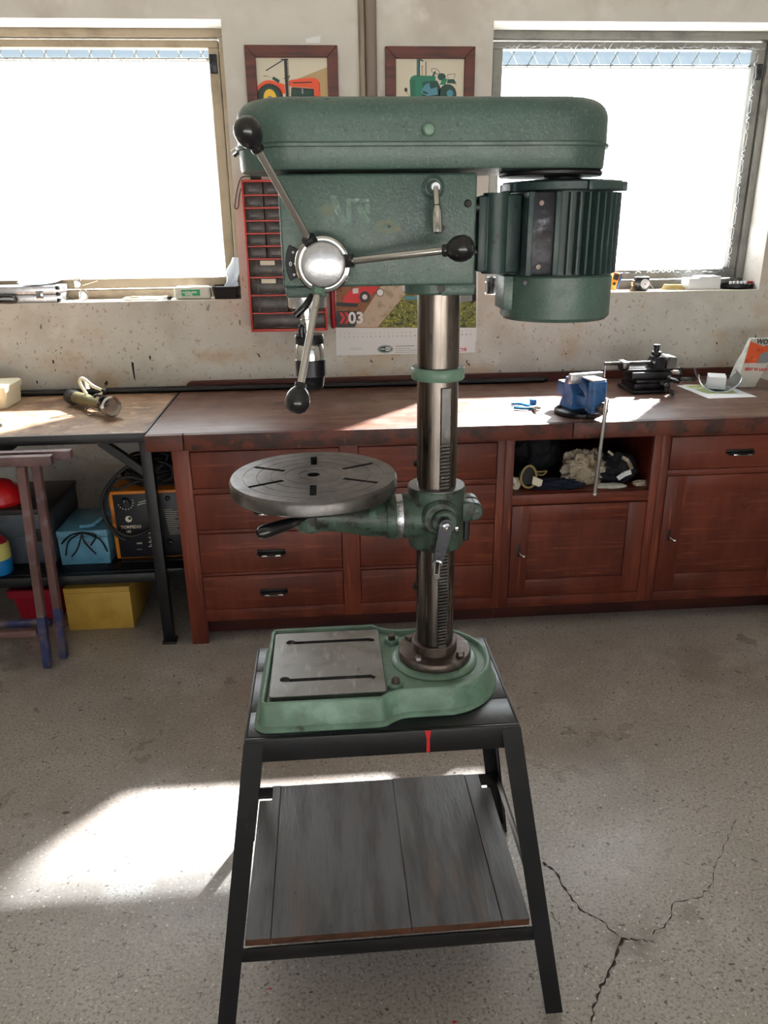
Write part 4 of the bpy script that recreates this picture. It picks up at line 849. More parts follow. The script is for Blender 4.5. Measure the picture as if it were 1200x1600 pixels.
# lenses sit in the rims
g = G()
for (ux, uz, ra_) in ((cxg - .006, z0_ - .024, .020), (cxg + .010, ZS2 + .026, .024)): g.lathe([(0, 0), (ra_ * .82, 0), (ra_ * .82, .001), (0, .001)], (ux, WY + .036, uz), (0, -1, 0), 20)
g.build('lens', 'clear', gg)
x0_, z1_ = S(272, 446, WY + .06); x1_ = S(330, 460, WY + .06)[0]
t = thing('wipes_pack', 'white pack with a green printed label beside the black tray on the sill', 'wipes', ((x0_ + x1_) / 2, WY + .06, ZS2))
g = G(); g.box(x0_, x1_, WY + .03, WY + .10, ZS2, z1_ - .004, .014, seg=3); g.build('pack', 'bagwhite', t)
a0, b0 = S(283, 453, WY + .028), S(313, 462, WY + .028); g = G(); g.mi = 0; g.box(a0[0], b0[0], WY + .0285, WY + .0292, b0[1], a0[1]); g.mi = 1; g.text('multiaction', (a0[0] + .004, WY + .0282, a0[1] - .014), .014, bold=.0003); g.text('WIPES', (a0[0] + .014, WY + .0282, b0[1] + .002), .012, bold=.0004); g.build('printed_label', ['greenlab', 'white'], t)
x0_, x1_ = S(330, 460, WY + .03)[0], S(377, 460, WY + .03)[0] - .004; z1_ = S(350, 447, WY + .03)[1]
def tray(root, x0, x1, y0, y1, z0, z1, m, nm='tray_body', tp=.010, th=.003):
    g = G(); R_ = lambda i, z: [Vector((x, y, z)) for x, y in rrect(x0 + i, x1 - i, y0 + i, y1 - i, max(.012 - i * .3, .003), 4)]
    g.loft([R_(tp, z0), R_(0, z1 - .004), R_(-.004, z1 - .003), R_(-.004, z1), R_(th, z1), R_(tp + th, z0 + th)]); return g.build(nm, m, root)
t = thing('plastic_tray', 'black plastic tray with a clear bag at the right end of the left sill', 'tray', ((x0_ + x1_) / 2, WY + .07, ZS2)); tray(t, x0_ + .004, x1_ - .004, WY + .02, WY + .14, ZS2, z1_, 'blackplastic')
g = G(); rnd = random.Random(5); b0 = Vector((x1_ - .055, WY + .07, ZS2 + .02)); top = aY(372, 402, WY + .12); rings = []
for i in range(7):
    u = i / 6; c_ = b0.lerp(Vector((x1_ - .012, WY + .11, top.z)), u); rw = (.030 * (1 - .35 * u)) * (1 + .25 * math.sin(i * 2))
    rings.append([c_ + Vector((rw * math.cos(q) * (1 + .25 * math.sin(3 * q + i)), rw * .7 * math.sin(q), 0)) for q in [j * PI / 8 for j in range(16)]])
g.loft(rings, True, False); g.build('plastic_bag', 'baggy', at=b0, label='crumpled clear bag standing upright in the black tray', category='plastic bag')
a = S(263, 463, WY + .03); g = G(); g.cyl((a[0] - .028, WY + .03, ZS2 + .009), (a[0] - .004, WY + .03, ZS2 + .009), .0085, n=14); g.mi = 1; g.cyl((a[0] - .004, WY + .03, ZS2 + .009), (a[0] + .012, WY + .028, ZS2 + .009), .0086, n=14, c=.002); g.cyl((a[0] + .012, WY + .028, ZS2 + .009), (a[0] + .018, WY + .028, ZS2 + .009), .004, n=10)
g.build('marker_pen', ['bagwhite', 'ink'], at=(a[0], WY + .03, ZS2), label='short pen with a black cap lying left of the white pack', category='pen')
a = S(215, 462, WY + .05); g = G(); g.box(a[0] - .06, a[0] + .10, WY + .03, WY + .09, ZS2, ZS2 + .012, .004); g.mi = 1; g.box(a[0] - .03, a[0] + .01, WY + .035, WY + .07, ZS2 + .012, ZS2 + .016, .001)
g.build('tool_pouch', ['bagwhite', 'tan'], at=(a[0], WY + .06, ZS2), label='flat white wrapped packet lying in the middle of the left sill', category='packet')

# ---------------------------------------------------------------- right window sill
Yc = WY + .07
x_, z_ = S(954, 458, Yc); zt_ = S(960, 431, Yc)[1]
t = thing('multimeter', 'orange handheld multimeter leaning on the right window sill', 'multimeter', (x_, Yc, ZS2))
Rm = Matrix.Rotation(math.radians(14), 4, 'Y'); hgt = .078
g = G(Matrix.Translation((x_, Yc, ZS2 + .006)) @ Rm); g.box(-.015, .019, -.012, .016, 0, hgt, .005); mb = g.build('case', 'orangeplastic', t)
g = G(Matrix.Translation((x_, Yc, ZS2 + .006)) @ Rm); g.box(-.010, .014, -.0135, -.0122, .044, hgt - .008, .0006); g.lathe([(.008, 0), (.007, .003), (0, .003)], (.002, -.012, .028), (0, -1, 0), 16); g.build('display', 'ink', mb)
g = G(Matrix.Translation((x_, Yc, ZS2 + .006)) @ Rm); g.box(.0195, .030, -.010, .018, .006, hgt + .004, .004); g.build('side_grip', 'bluepaint', mb)
x_ = S(985, 455, Yc)[0]; g = G(); g.lathe([(.016, 0), (.016, .004), (.010, .012), (.006, .020), (.012, .028), (.013, .036), (.006, .040), (.007, .046), (0, .048)], (x_, WY + .04, ZS2), (0, 0, 1), 20)
g.build('brass_fitting', 'brass', at=(x_, WY + .04, ZS2), label='small tarnished brass fitting beside the orange multimeter', category='fitting')
x_, zt_ = S(1003, 430, Yc); g = G(); g.box(x_ - .038, x_ + .026, WY + .035, WY + .075, ZS2, ZS2 + .062, .006); tm = g.build('measuring_tape', 'blackplastic', at=(x_, Yc, ZS2), label='black measuring tape with a white round badge on the right sill', category='measuring tape')
g = G(); g.lathe([(.021, 0), (.020, .0015), (0, .0015)], (x_ + .004, WY + .035, ZS2 + .032), (0, -1, 0), 24); g.build('badge', 'white', tm)
g = G(); g.text('ø', (x_ + .004, WY + .033, ZS2 + .026), .016, align='CENTER'); g.build('badge_mark', 'pred', tm)
g = G(); g.tube([(x_ + .03, WY + .05, ZS2 + .03), (x_ + .045, WY + .04, ZS2 + .012), (x_ + .06, WY + .04, ZS2 + .003), (x_ + .075, WY + .045, ZS2 + .003)], .0018, 6, 4); g.build('strap', 'rubber', tm)
x_ = S(1052, 452, Yc)[0]; g = G()
for k in range(4): rr0 = .052 - .003 * k; g.tube([(x_ + rr0 * math.cos(q), WY + .07 + rr0 * .8 * math.sin(q), ZS2 + .0035 + .006 * k) for q in [j * PI / 10 for j in range(20)]], .003, 6, 2, True)
g.build('wire_coil', 'tan', at=(x_, WY + .07, ZS2), label='flat coil of pale wire in the middle of the right sill', category='coil')
xa, xb = S(1072, 450, Yc)[0], S(1122, 450, Yc)[0]; g = G(); g.box(xa, xb, WY + .05, WY + .13, ZS2, ZS2 + .050, .003); g.mi = 0; g.box(xa + .05, xb, WY + .052, WY + .128, ZS2 + .05, ZS2 + .058, .002)
g.build('carton', 'white', at=((xa + xb) / 2, WY + .09, ZS2), label='low white carton on the right sill left of the grey dish', category='box')
xa, xb = S(1126, 450, Yc)[0], S(1176, 450, Yc)[0]; xm = (xa + xb) / 2; t = thing('dish', 'round grey metal dish of small bits at the right end of the sill', 'dish', (xm, WY + .075, ZS2))
r_ = (xb - xa) / 2; g = G(); g.lathe([(r_ * .8, 0), (r_, .008), (r_ * 1.02, .022), (r_ * .98, .022), (r_ * .93, .008), (0, .005)], (xm, WY + .08, ZS2), (0, 0, 1), 40, .8); g.build('dish_body', 'darksteel', t)
g = G()
for k in range(5): g.box(xm - .045 + .018 * k, xm - .036 + .018 * k, WY + .05, WY + .062, ZS2 + .021, ZS2 + .034, .001)
g.build('small_bits', 'white', t, kind='stuff'); g = G(); g.box(xm + .03, xm + .066, WY + .05, WY + .075, ZS2 + .022, ZS2 + .034, .004); g.build('red_bit', 'darkred', t)
x_ = S(764, 450, WY + .05)[0]; g = G(); g.lathe([(.019, 0), (.021, .002), (.021, .070), (.019, .072), (.017, .070), (.017, .006), (0, .006)], (x_ + .008, WY + .05, ZS2), (0, 0, 1), 28)
g.build('tin', 'darksteel', at=(x_, WY + .05, ZS2), label='small dark metal tin at the left end of the right sill', category='tin')
# ---------------------------------------------------------------- things on the worktop
TB = TOP + .0003
# blue bench vise: built along its own screw axis (+Y back, -Y towards the room), turned about z
VX, VY = .965, 2.842; VR = Matrix.Translation((VX, VY, TB)) @ Matrix.Rotation(math.radians(13), 4, 'Z')
t = thing('bench_vise', 'blue bench vise with a worn steel jaw on the worktop edge above the niche', 'vise', (VX, VY, TB))
def V(name, mats, par=None, f=None):
    g = G(VR); f(g); return g.build(name, mats, par or t)
V('swivel_base', 'darksteel', None, lambda g: (g.lathe([(.088, 0), (.092, .003), (.092, .015), (.086, .019), (.06, .022), (0, .022)], (0, .0, 0), n=48), g.box(-.02, .02, -.10, -.07, .0, .018, .004)))
V('bolt', 'darksteel', None, lambda g: g.lathe([(.010, .019), (.010, .029), (0, .029)], (-.066, .03, 0), n=6)); V('bolt', 'darksteel', None, lambda g: g.lathe([(.010, .019), (.010, .029), (0, .029)], (.066, .03, 0), n=6))
def body(g):
    g.loft([[Vector(p) for p in ((-.045, -.02, .022), (.045, -.02, .022), (.045, .07, .022), (-.045, .07, .022))], [Vector(p) for p in ((-.034, -.006, .075), (.034, -.006, .075), (.034, .06, .075), (-.034, .06, .075))], [Vector(p) for p in ((-.048, -.004, .118), (.048, -.004, .118), (.048, .036, .118), (-.048, .036, .118))], [Vector(p) for p in ((-.052, -.002, .140), (.052, -.002, .140), (.050, .026, .140), (-.050, .026, .140))]])
    g.box(-.030, .030, .03, .125, .052, .104, .008)
V('fixed_jaw', 'bluepaint', None, body); V('anvil', 'brushed', None, lambda g: g.box(-.027, .027, .062, .123, .1045, .109, .002))
def slide(g): g.box(-.024, .024, -.115, -.004, .040, .078, .006); g.cyl((0, -.128, .058), (0, -.06, .058), .0135, n=24)
V('slide', 'bluepaint', None, slide)
def mov(g):
    pr = [(-.017, .150), (-.017, .112), (-.034, .104), (-.056, .096), (-.072, .080), (-.080, .055), (-.082, .030), (-.100, .022), (-.100, .060), (-.094, .098), (-.078, .124), (-.050, .142), (-.034, .150)]
    g.prism([(a, b) for a, b in pr], -.024, .030, 'YZ', .004)
    g.box(-.027, .033, -.132, -.094, .024, .146, .010, seg=3)
V('moving_jaw', 'bluepaint', None, mov)
V('jaw_top', 'brushed', None, lambda g: (g.box(-.066, .070, -.040, -.0175, .122, .160, .004), g.box(-.024, .030, -.125, -.040, .143, .150, .003)))  # steel jaw slab, plus a pale plate giving the boss its sunlit top
V('jaw_top', 'brushed', None, lambda g: g.box(-.058, .058, -.0165, -.0025, .118, .150, .002))
def screw(g): g.cyl((0, -.170, .046), (0, -.128, .046), .015, .012, 28, .002); g.ball((0, -.168, .046), .0175, n=20); g.cyl((0, -.168, .062), (0, -.168, .075), .010, n=16, c=.002)
V('screw_head', 'rustiron', None, screw)
hp = VR @ Vector((0, -.170, .046)); hb = aY(929, 772, hp.y - .012)
g = G(); g.tube([hp + Vector((.003, -.012, .045)), hp + Vector((0, -.014, 0)), hb], .0075, 16, 1); g.ball(hb, .0105, n=16); g.build('handle', 'chrome', t)

# black machine vise with screws and cranks
MX_, MY_ = 1.40, 3.23; t = thing('machine_vise', 'black cross-slide machine vise with cranks standing behind the blue vise', 'vise', (MX_, MY_, TB))
B = lambda *a, **k: G().box(MX_ + a[0], MX_ + a[1], MY_ + a[2], MY_ + a[3], TB + a[4], TB + a[5], a[6] if len(a) > 6 else .002).build(k.get('n', 'block'), k.get('m', 'darksteel'), t)
B(-.105, .075, -.09, .09, 0, .016, .004, n='base_block', m='blacksteel'); B(-.095, .06, -.075, .075, .016, .042, .003, n='lower_slide'); B(-.085, .07, -.07, .07, .0425, .056, .003, n='cross_slide'); B(-.10, .075, -.055, .055, .0565, .086, .004, n='upper_slide', m='blacksteel')
B(-.13, .085, -.04, .04, .0865, .098, .003, n='vise_bed'); B(-.135, -.108, -.035, .035, .0985, .128, .003, n='end_lug', m='iron')
g = G(); g.prism([(-.002, .098), (.044, .098), (.044, .140), (.036, .150), (.012, .146), (0, .125)], -.045, .045, 'XZ', .004); me = g.build('jaw_block', 'darksteel', t); me.location = Vector((MX_, MY_, TB)) - Vector(t.location); me.data.transform(Matrix.Translation(wl(t)))
g = G(); g.prism([(.052, .098), (.094, .098), (.096, .144), (.056, .148)], -.045, .045, 'XZ', .004); me = g.build('jaw_block', 'iron', t); me.data.transform(Matrix.Translation(wl(t))); me.location = (0, 0, 0)
g = G(); g.cyl((MX_ - .205, MY_, TB + .118), (MX_ + .0, MY_, TB + .118), .0075, n=20)
k = MX_ - .175
while k < MX_ - .005:
    g.lathe([(.0078, 0), (.0098, .0015), (.0078, .003)], (k, MY_, TB + .118), (1, 0, 0), 16); k += .006
g.build('screw', 'iron', t)
g = G(); g.cyl((MX_ - .200, MY_, TB + .075), (MX_ - .200, MY_, TB + .118), .004, n=12); g.cyl((MX_ - .2, MY_ - .0, TB + .060), (MX_ - .2, MY_ - .0, TB + .078), .0055, n=12); g.build('crossbar', 'chrome', t)
g = G(); g.cyl((MX_ + .02, MY_, TB + .15), (MX_ + .02, MY_, TB + .165), .022, n=20, c=.003); g.cyl((MX_ + .018, MY_, TB + .160), (MX_ + .018, MY_, TB + .190), .011, n=16, c=.003); g.cyl((MX_ + .018, MY_, TB + .186), (MX_ + .018, MY_, TB + .194), .016, n=6); g.build('clamp_screw', 'darksteel', t)
def crank_(c0, ax, arm, grip, nm='crank'):
    c0 = Vector(c0); ax = Vector(ax); arm = Vector(arm); g = G(); g.cyl(c0, c0 + ax * .05, .011, n=20, c=.001); h = g.build(nm, 'chrome', t)
    e = c0 + ax * .055; g = G(); g.bar(e - arm * .4, e + arm, .010, .010, .002); g.ball(e - arm * .45, .0105, n=14); g.ball(e, .012, n=14); g.ball(e + arm, .010, n=14); g.lathe([(.005, 0), (.008, .01), (.009, .04), (.006, .055), (0, .056)], e + arm, Vector(grip), 16); g.build('crank_arm', 'blackplastic', h)
crank_((MX_ + .02, MY_ - .085, TB + .044), (0, -1, 0), (-.0, 0, -.032) if 0 else (.004, 0, .032), (.35, -1, -.15)); crank_((MX_ + .08, MY_, TB + .072), (1, 0, 0), (0, -.012, -.028), (1, -.2, 0))
g = G(); g.bar((MX_ + .024, MY_ - .145, TB + .036), (MX_ + .040, MY_ - .165, TB + .008), .011, .012, .003); g.build('crank_arm', 'blackplastic', t)

# blue pliers
t = thing('pliers', 'small pliers with bright blue grips lying open on the worktop', 'pliers', (.80, 2.93, TB))
A = lambda x, y, dz=.008: aZ(x, y, TB) + Vector((0, 0, dz))
g = G(); g.tube([A(799, 634), A(812, 634), A(824, 637), A(834, 639)], .0055, 8, 4); g.build('grip', 'blue', t)
g = G(); g.tube([A(803, 640), A(815, 641), A(826, 641), A(836, 639)], .0055, 8, 4); g.build('grip', 'blue', t)
g = G(); c_ = A(832, 639); g.lathe([(.012, -.005), (.012, .004), (0, .004)], c_, n=16); g.bar(c_, A(845, 641), .014, .008, .003); g.bar(c_, A(838, 646), .012, .008, .003); g.build('pliers_head', 'chrome', t)
g = G(); g.box(A(828, 632).x, A(838, 632).x, A(828, 632).y - .01, A(828, 632).y + .012, TB, TB + .022, .004); g.build('cap', 'blue', at=A(832, 632, 0), label='tiny light blue cap behind the blue pliers', category='cap')

# papers, face shield, carton, sack
def sheet(pts, z, m, nm, **k):
    Q = [aZ(x, y, z) for x, y in pts]; c_ = sum(Q, Vector()) / 4; g = G(); g.prism([(q.x, q.y) for q in Q], z - .0006, z, 'XY'); return g.build(nm, m, at=Vector((c_.x, c_.y, z - .0006)), **k)
sheet([(1057, 602), (1107, 622.5), (1183, 620), (1138, 603)], TB + .0010, 'white', 'paper_sheet', label='white paper sheet lying lowest under the clear face shield', category='paper')
sheet([(1066, 601), (1106, 615), (1152, 614), (1128, 600)], TB + .0024, mat('yellow green print', (176, 184, 110), .6, layers=[((226, 228, 214), 14, .48, .56)]), 'leaflet', label='green and yellow printed leaflet on top of the white sheet', category='leaflet')
c0 = aZ(1118, 611, TB + .003); g = G(); A0 = []
# clear shield: U-shaped shell lying on its back
n = 14; 
def U(u, k=0.0):
    w0 = .095 - k; 
    return w0 * math.cos(PI * u), -w0 * .95 * math.sin(PI * u)
cw = aZ(1116, 612, TB + .003); ang = math.radians(-58)
Rz = Matrix.Rotation(math.radians(-20), 3, 'Z')
outer, inner = [], []
ctr = Vector((cw.x + .036, cw.y + .06, TB + .078))
ring0, ring1 = [], []
for hgt, L in ((-.085, 0), (.10, 1)):
    R_ = [];
    for k in range(n + 1):
        a = PI + PI * k / n; R_.append(Vector((.085 * math.cos(a), hgt, .072 * math.sin(a) - .0)))
    for k in range(n, -1, -1):
        a = PI + PI * k / n; R_.append(Vector((.083 * math.cos(a), hgt, .070 * math.sin(a))))
    (ring0 if L == 0 else ring1).extend([ctr + Rz @ p - Vector((0, 0, .002)) for p in R_])
g.loft([ring0, ring1]); fs = g.build('face_shield', 'clear', at=Vector((ctr.x, ctr.y, TB)), label='clear curved plastic face shield lying on the papers', category='face shield')
g = G(); g.tube(ring0[:n + 1], .0032, 6, 1); g.tube(ring1[:n + 1], .0026, 6, 1); g.build('rim', 'baggy', fs)
g = G(); bc = ctr + Vector((-.005, -.005, -.062)); g.box(-.036, .036, -.05, .05, 0, .052, .002, None)
bmesh.ops.transform(g.b, matrix=Matrix.Translation((bc.x, bc.y, TB + .011)) @ Matrix.Rotation(math.radians(-24), 4, 'Z'), verts=g.b.verts[:]); g.build('small_carton', 'white', at=bc, label='small plain white carton lying inside the clear face shield', category='box')
# sack
sa, sb = aZ(1146, 603, TB), aZ(1187, 607, TB); yS = (sa.y + sb.y) / 2; t = thing('paper_sack', 'crumpled white and orange paper sack standing at the right edge', 'sack', ((sa.x + sb.x) / 2, yS + .05, TB))
rings = []; top_l, top_r = aY(1168, 543, yS + .05), aY(1215, 548, yS + .05)
rnd = random.Random(2); H = [0, .012, .05, .10, .14, .175, .205]
for i, h in enumerate(H):
    u = h / H[-1]; xl_ = sa.x + (top_l.x - sa.x) * u ** 1.3 + (.006 if i == 0 else 0); xr_ = sb.x + (top_r.x - sb.x) * u; dep = .085 * (1 - u) + .010
    R_ = []
    for a, b in ((0, 0), (.25, -.05), (.5, 0), (.75, -.04), (1, 0), (1.04, .5), (1, 1), (.5, 1.05), (0, 1), (-.03, .5)):
        R_.append(Vector((xl_ + (xr_ - xl_) * a + rnd.uniform(-.002, .002), yS + dep * b + u * .035 + rnd.uniform(-.003, .003), TB + .0005 + h + (rnd.uniform(-.003, .003) if 0 < i else 0))))
    rings.append(R_)
g = G(); g.mi = 0; g.loft(rings); sk = g.build('sack_body', ['bagwhite'], t)
def SP(u, v, k=1):          # point on the sack front: u along, v up
    i = min(int(v * 6), 5); f = v * 6 - i
    hh = H[i] if True else 0
    A1, B1, A2, B2 = rings[i][0], rings[i][4], rings[i + 1][0], rings[i + 1][4]
    return A1.lerp(B1, u).lerp(A2.lerp(B2, u), f) + Vector((0, -.0045 - .001 * k, 0))
g = G()
def strip(us, v0f, v1f, m, k):
    g.mi = m
    for u0, u1 in zip(us, us[1:]):
        for j in range(4):
            f0, f1 = j / 4, (j + 1) / 4
            q = [(u0, v0f(u0) + (v1f(u0) - v0f(u0)) * f0), (u1, v0f(u1) + (v1f(u1) - v0f(u1)) * f0), (u1, v0f(u1) + (v1f(u1) - v0f(u1)) * f1), (u0, v0f(u0) + (v1f(u0) - v0f(u0)) * f1)]
            g.poly([SP(*p_, k) for p_ in q])
us = [k / 20 for k in range(21)]
strip(us, lambda u: .50 + (.015 if int(u * 20 + .5) % 2 else 0), lambda u: .86 + .0 * u - .12 * max(0, 1 - abs(u - .5) * 2) + .08, 0, 1)
strip([.5 + .04 * k for k in range(11)], lambda u: .50, lambda u: .72 - 1.0 * (u - .7) ** 2, 1, 3)
g.build('orange_print', ['bagorange', 'pgrey'], t)
g = G(); p_ = SP(.10, .92, 5); g.text('WOLF', (SP(.16, .90, 6).x, SP(.16, .95, 10).y - .004, SP(.16, .90).z), .030, ax=(1, .1, -.1), bold=.0008); g.build('sack_title', 'ink', t)
g = G(); q_ = SP(.08, .41, 8); g.text("BEST 'N' LAST", (q_.x, q_.y - .003, q_.z), .0165, ax=(1, 0, -.05), bold=.0006); g.build('sack_line', 'pred', t)

# hand tool lying on the steel bench
t = thing('hand_tool', 'worn olive and chrome hand tool lying on the steel bench', 'hand tool', (-.93, 3.09, TB + .001))
a, b = aZ(112, 632, TB) + Vector((0, .0, .034)), aZ(178, 655, TB) + Vector((0, .01, .045)); d = (b - a).normalized(); L_ = (b - a).length
g = G(); g.lathe([(.022, .05), (.026, .06), (.026, .15), (.021, .19), (.022, L_ - .07)], a, d, 24); g.build('body', 'olive', t)
g = G(); g.lathe([(.0, -.01), (.024, -.008), (.030, 0), (.032, .03), (.028, .055), (.024, .058)], a, d, 24); g.build('rear_cap', 'rubber', t)
g = G(); g.lathe([(.024, L_ - .09), (.030, L_ - .075), (.032, L_ - .04), (.040, L_ - .03), (.041, L_ - .012), (.034, L_ - .006), (.030, L_ - .02), (0, L_ - .02)], a, d, 28); g.build('head_ring', 'chrome', t)
c_ = a + d * (L_ - .055) + Vector((.0, -.024, .018)); g = G(); g.lathe([(.016, 0), (.020, .004), (.020, .018), (.015, .018), (.013, .006), (0, .006)], c_, (.25, -.8, .55), 24); g.build('side_socket', 'iron', t)
up = Vector((0, 0, 1)); s = d.cross(up).normalized()
g = G(); m_ = a + d * (L_ * .42) + Vector((0, 0, .028)); g.tube([m_, m_ + Vector((-.02, .0, .045)), m_ + Vector((-.005, 0, .062)), m_ + Vector((.03, 0, .03)), m_ + Vector((.075, -.02, .012)), m_ + Vector((.05, -.02, -.004))], .006, 10, 4); g.build('loop_handle', 'cream', t)
g = G(); g.prism([(-.005, 0), (.009, 0), (.003, .042), (-.007, .045)], -.001, .001, 'XZ'); bmesh.ops.transform(g.b, matrix=Matrix.Translation(m_ + Vector((.0, .02, .015))), verts=g.b.verts[:]); g.build('fin', 'white', t)
g = G(); e = aZ(140, 644, TB); g.tube([aZ(167, 650, TB) + Vector((0, 0, .02)), aZ(150, 645, TB) + Vector((0, 0, .012)), aZ(140, 641, TB) + Vector((0, 0, .01)), aZ(135, 645, TB) + Vector((0, 0, .006)), aZ(140, 650, TB) + Vector((0, 0, .005)), aZ(148, 647, TB) + Vector((0, 0, .005))], .0035, 8, 5); g.build('wire_hook', 'chrome', t)
g = G(); c_ = a + d * (L_ * .72) + Vector((0, 0, .03)); g.tube([c_ + Vector((-.02, 0, -.004)), c_ + Vector((-.01, 0, .006)), c_ + Vector((.014, 0, .002)), c_ + Vector((.020, 0, .022))], .005, 8, 3); g.box(c_.x + .012, c_.x + .03, c_.y - .008, c_.y + .006, c_.z + .018, c_.z + .03, .003); g.build('trigger', 'blackplastic', t)

a = aY(17, 632, 3.22); b = aY(10, 604, 3.22)
t = thing('cream_tub', 'pale cream plastic tub with a lid at the left end of the steel bench', 'tub', (a.x - .10, 3.3, TB + .001))
def R_(i, z): return [Vector((x, y, z)) for x, y in rrect(a.x - .22 + i, a.x - i, 3.19 + i, 3.40 - i, .02, 4)]
h = aY(10, 604, 3.2).z
g = G(); g.loft([R_(.014, TB + .001), R_(.008, h - .026)]); g.build('tub_body', 'cream', t); g = G(); g.loft([R_(.004, h - .026), R_(.003, h - .004), R_(.006, h)]); g.build('tub_lid', 'cream', t)
q = aZ(3, 668, TB); g = G(); g.tube([q + Vector((-.12, 0, .008)), q + Vector((-.06, .01, .008)), q + Vector((0, 0, .008))], .007, 8, 3); g.build('screwdriver', 'blacksteel', at=q, label='short black rod lying on the sunlit steel bench at the left edge', category='rod')

# ---------------------------------------------------------------- niche contents
def blob(g, c, r, sc_, seed, amp=.35, fr=9, n=5):
    tb_ = bmesh.new(); bmesh.ops.create_icosphere(tb_, subdivisions=n, radius=1); off = Vector((seed * 3.1, seed * 1.7, seed))
    for v in tb_.verts:
        p = v.co.copy(); k = noise.noise(p * 1.3 + off); wp = p + .35 * noise.noise_vector(p * 2 + off); rg = 1 - abs(noise.noise(wp * fr * .26 + off * 2)) * 3.2; rg2 = 1 - abs(noise.noise(wp * fr * .55 + off)) * 3
        f = 1 + amp * (k * .8 + rg * .35 + rg2 * .18 - .35); v.co = Vector((p.x * sc_[0], p.y * sc_[1], p.z * sc_[2])) * f * r
        if v.co.z < -sc_[2] * r * .7: v.co.z = -sc_[2] * r * .7
    bmesh.ops.transform(tb_, matrix=Matrix.Translation(Vector(c) + Vector((0, 0, sc_[2] * r * .7))), verts=tb_.verts[:]); g._merge(tb_)
NZ = .5775; NY = FYC + .09
def nx(px): return aY(px, 740, NY).x
g = G(); blob(g, (nx(917), NY + .05, NZ), .095, (.95, .8, .85), 3, .45, 10); blob(g, (nx(895), NY + .0, NZ), .05, (.9, .7, .5), 9, .5, 10); g.build('rag', 'rag', at=(nx(917), NY + .04, NZ), label='crumpled dirty white rag in the niche behind the vise handle', category='rag')
t = thing('work_glove', 'black work glove with white stripes right of the rag in the niche', 'glove', (nx(965), NY, NZ))
g = G(); blob(g, (nx(967), NY + .04, NZ), .085, (.95, .7, .85), 5, .35, 6); g.build('glove_body', 'glove', t)
g = G()
def band(pts, w_, m):
    g.mi = m; Q = [aY(x, y, NY - .030) for x, y in pts]
    for a, b in zip(Q, Q[1:]): g.bar(a, b, .006, w_, .001, (0, 0, 1))
band([(965, 748), (975, 741), (986, 737)], .020, 0); band([(972, 714), (982, 720), (987, 733)], .014, 1); band([(950, 705), (958, 711)], .010, 1)
g.build('stripe', ['white', 'rag'], t)
g = G(); blob(g, (nx(950), NY - .04, NZ), .055, (1.2, .5, .16), 12, .3, 8); g.build('folded_cloth', 'bagwhite', at=(nx(950), NY - .04, NZ), label='folded white and navy cloth lying flat in front of the gloves', category='cloth')
g = G(); blob(g, (nx(998), NY - .03, NZ), .026, (1.3, .7, .5), 13, .3, 8); g.build('cloth_scrap', 'rag', at=(nx(998), NY - .03, NZ), label='small pale cloth scrap at the right end of the niche', category='cloth')
g = G(); blob(g, (nx(868), NY - .02, NZ), .095, (1.25, .5, .22), 21, .35, 9); g.build('navy_cloth', 'navy', at=(nx(868), NY - .02, NZ), label='dark navy cloth lying flat between the goggles and the rag', category='cloth')
g = G(); blob(g, (nx(852), NY + .19, NZ), .115, (1.0, .7, .95), 8, .3, 6); g.build('dark_bundle', 'glove', at=(nx(850), NY + .17, NZ), label='big dark cloth bundle at the back left of the niche', category='cloth')
t = thing('goggles', 'round goggles with a tan rim at the left of the niche', 'goggles', (nx(826), NY - .03, NZ))
c_ = aY(826, 745, NY - .04); g = G(); g.tube([c_ + Vector((.030 * math.cos(q), .004 * math.sin(q * 2), .044 * math.sin(q))) for q in [j * PI / 8 for j in range(16)]], .0045, 8, 2, True); g.build('rim', 'tan', t)
g = G(); g.lathe([(0, 0), (.036, 0), (.038, .05), (0, .052)], c_ + Vector((0, .01, .0)), (0, 1, 0), 24, 1.0); g.build('goggle_cup', 'rubber', t)
g = G(); g.tube([aY(837, 737, NY - .03), aY(846, 737, NY - .02), aY(854, 736, NY), aY(848, 742, NY), aY(838, 741, NY - .02)], .003, 8, 4); g.build('strap', 'tan', t)
g = G(); q_ = [(833, 744), (848, 750), (845, 762), (831, 756)]; Q = [aY(x, y, NY - .048) for x, y in q_]; g.prism([(p.x, p.z) for p in Q], NY - .050, NY - .048, 'XZ'); g.build('tag', 'label', t)
g = G(); Q = [aY(x, y, NY - .05) for x, y in ((802, 744), (808, 750), (806, 760), (800, 752))]; g.prism([(p.x, p.z) for p in Q], NY - .052, NY - .03, 'XZ', .002, 1); blob(g, (nx(805), NY - .01, NZ), .035, (.6, .7, .7), 31); g.build('pale_scrap', 'label', at=(nx(805), NY, NZ), label='small pale scrap against the left side of the niche', category='scrap')

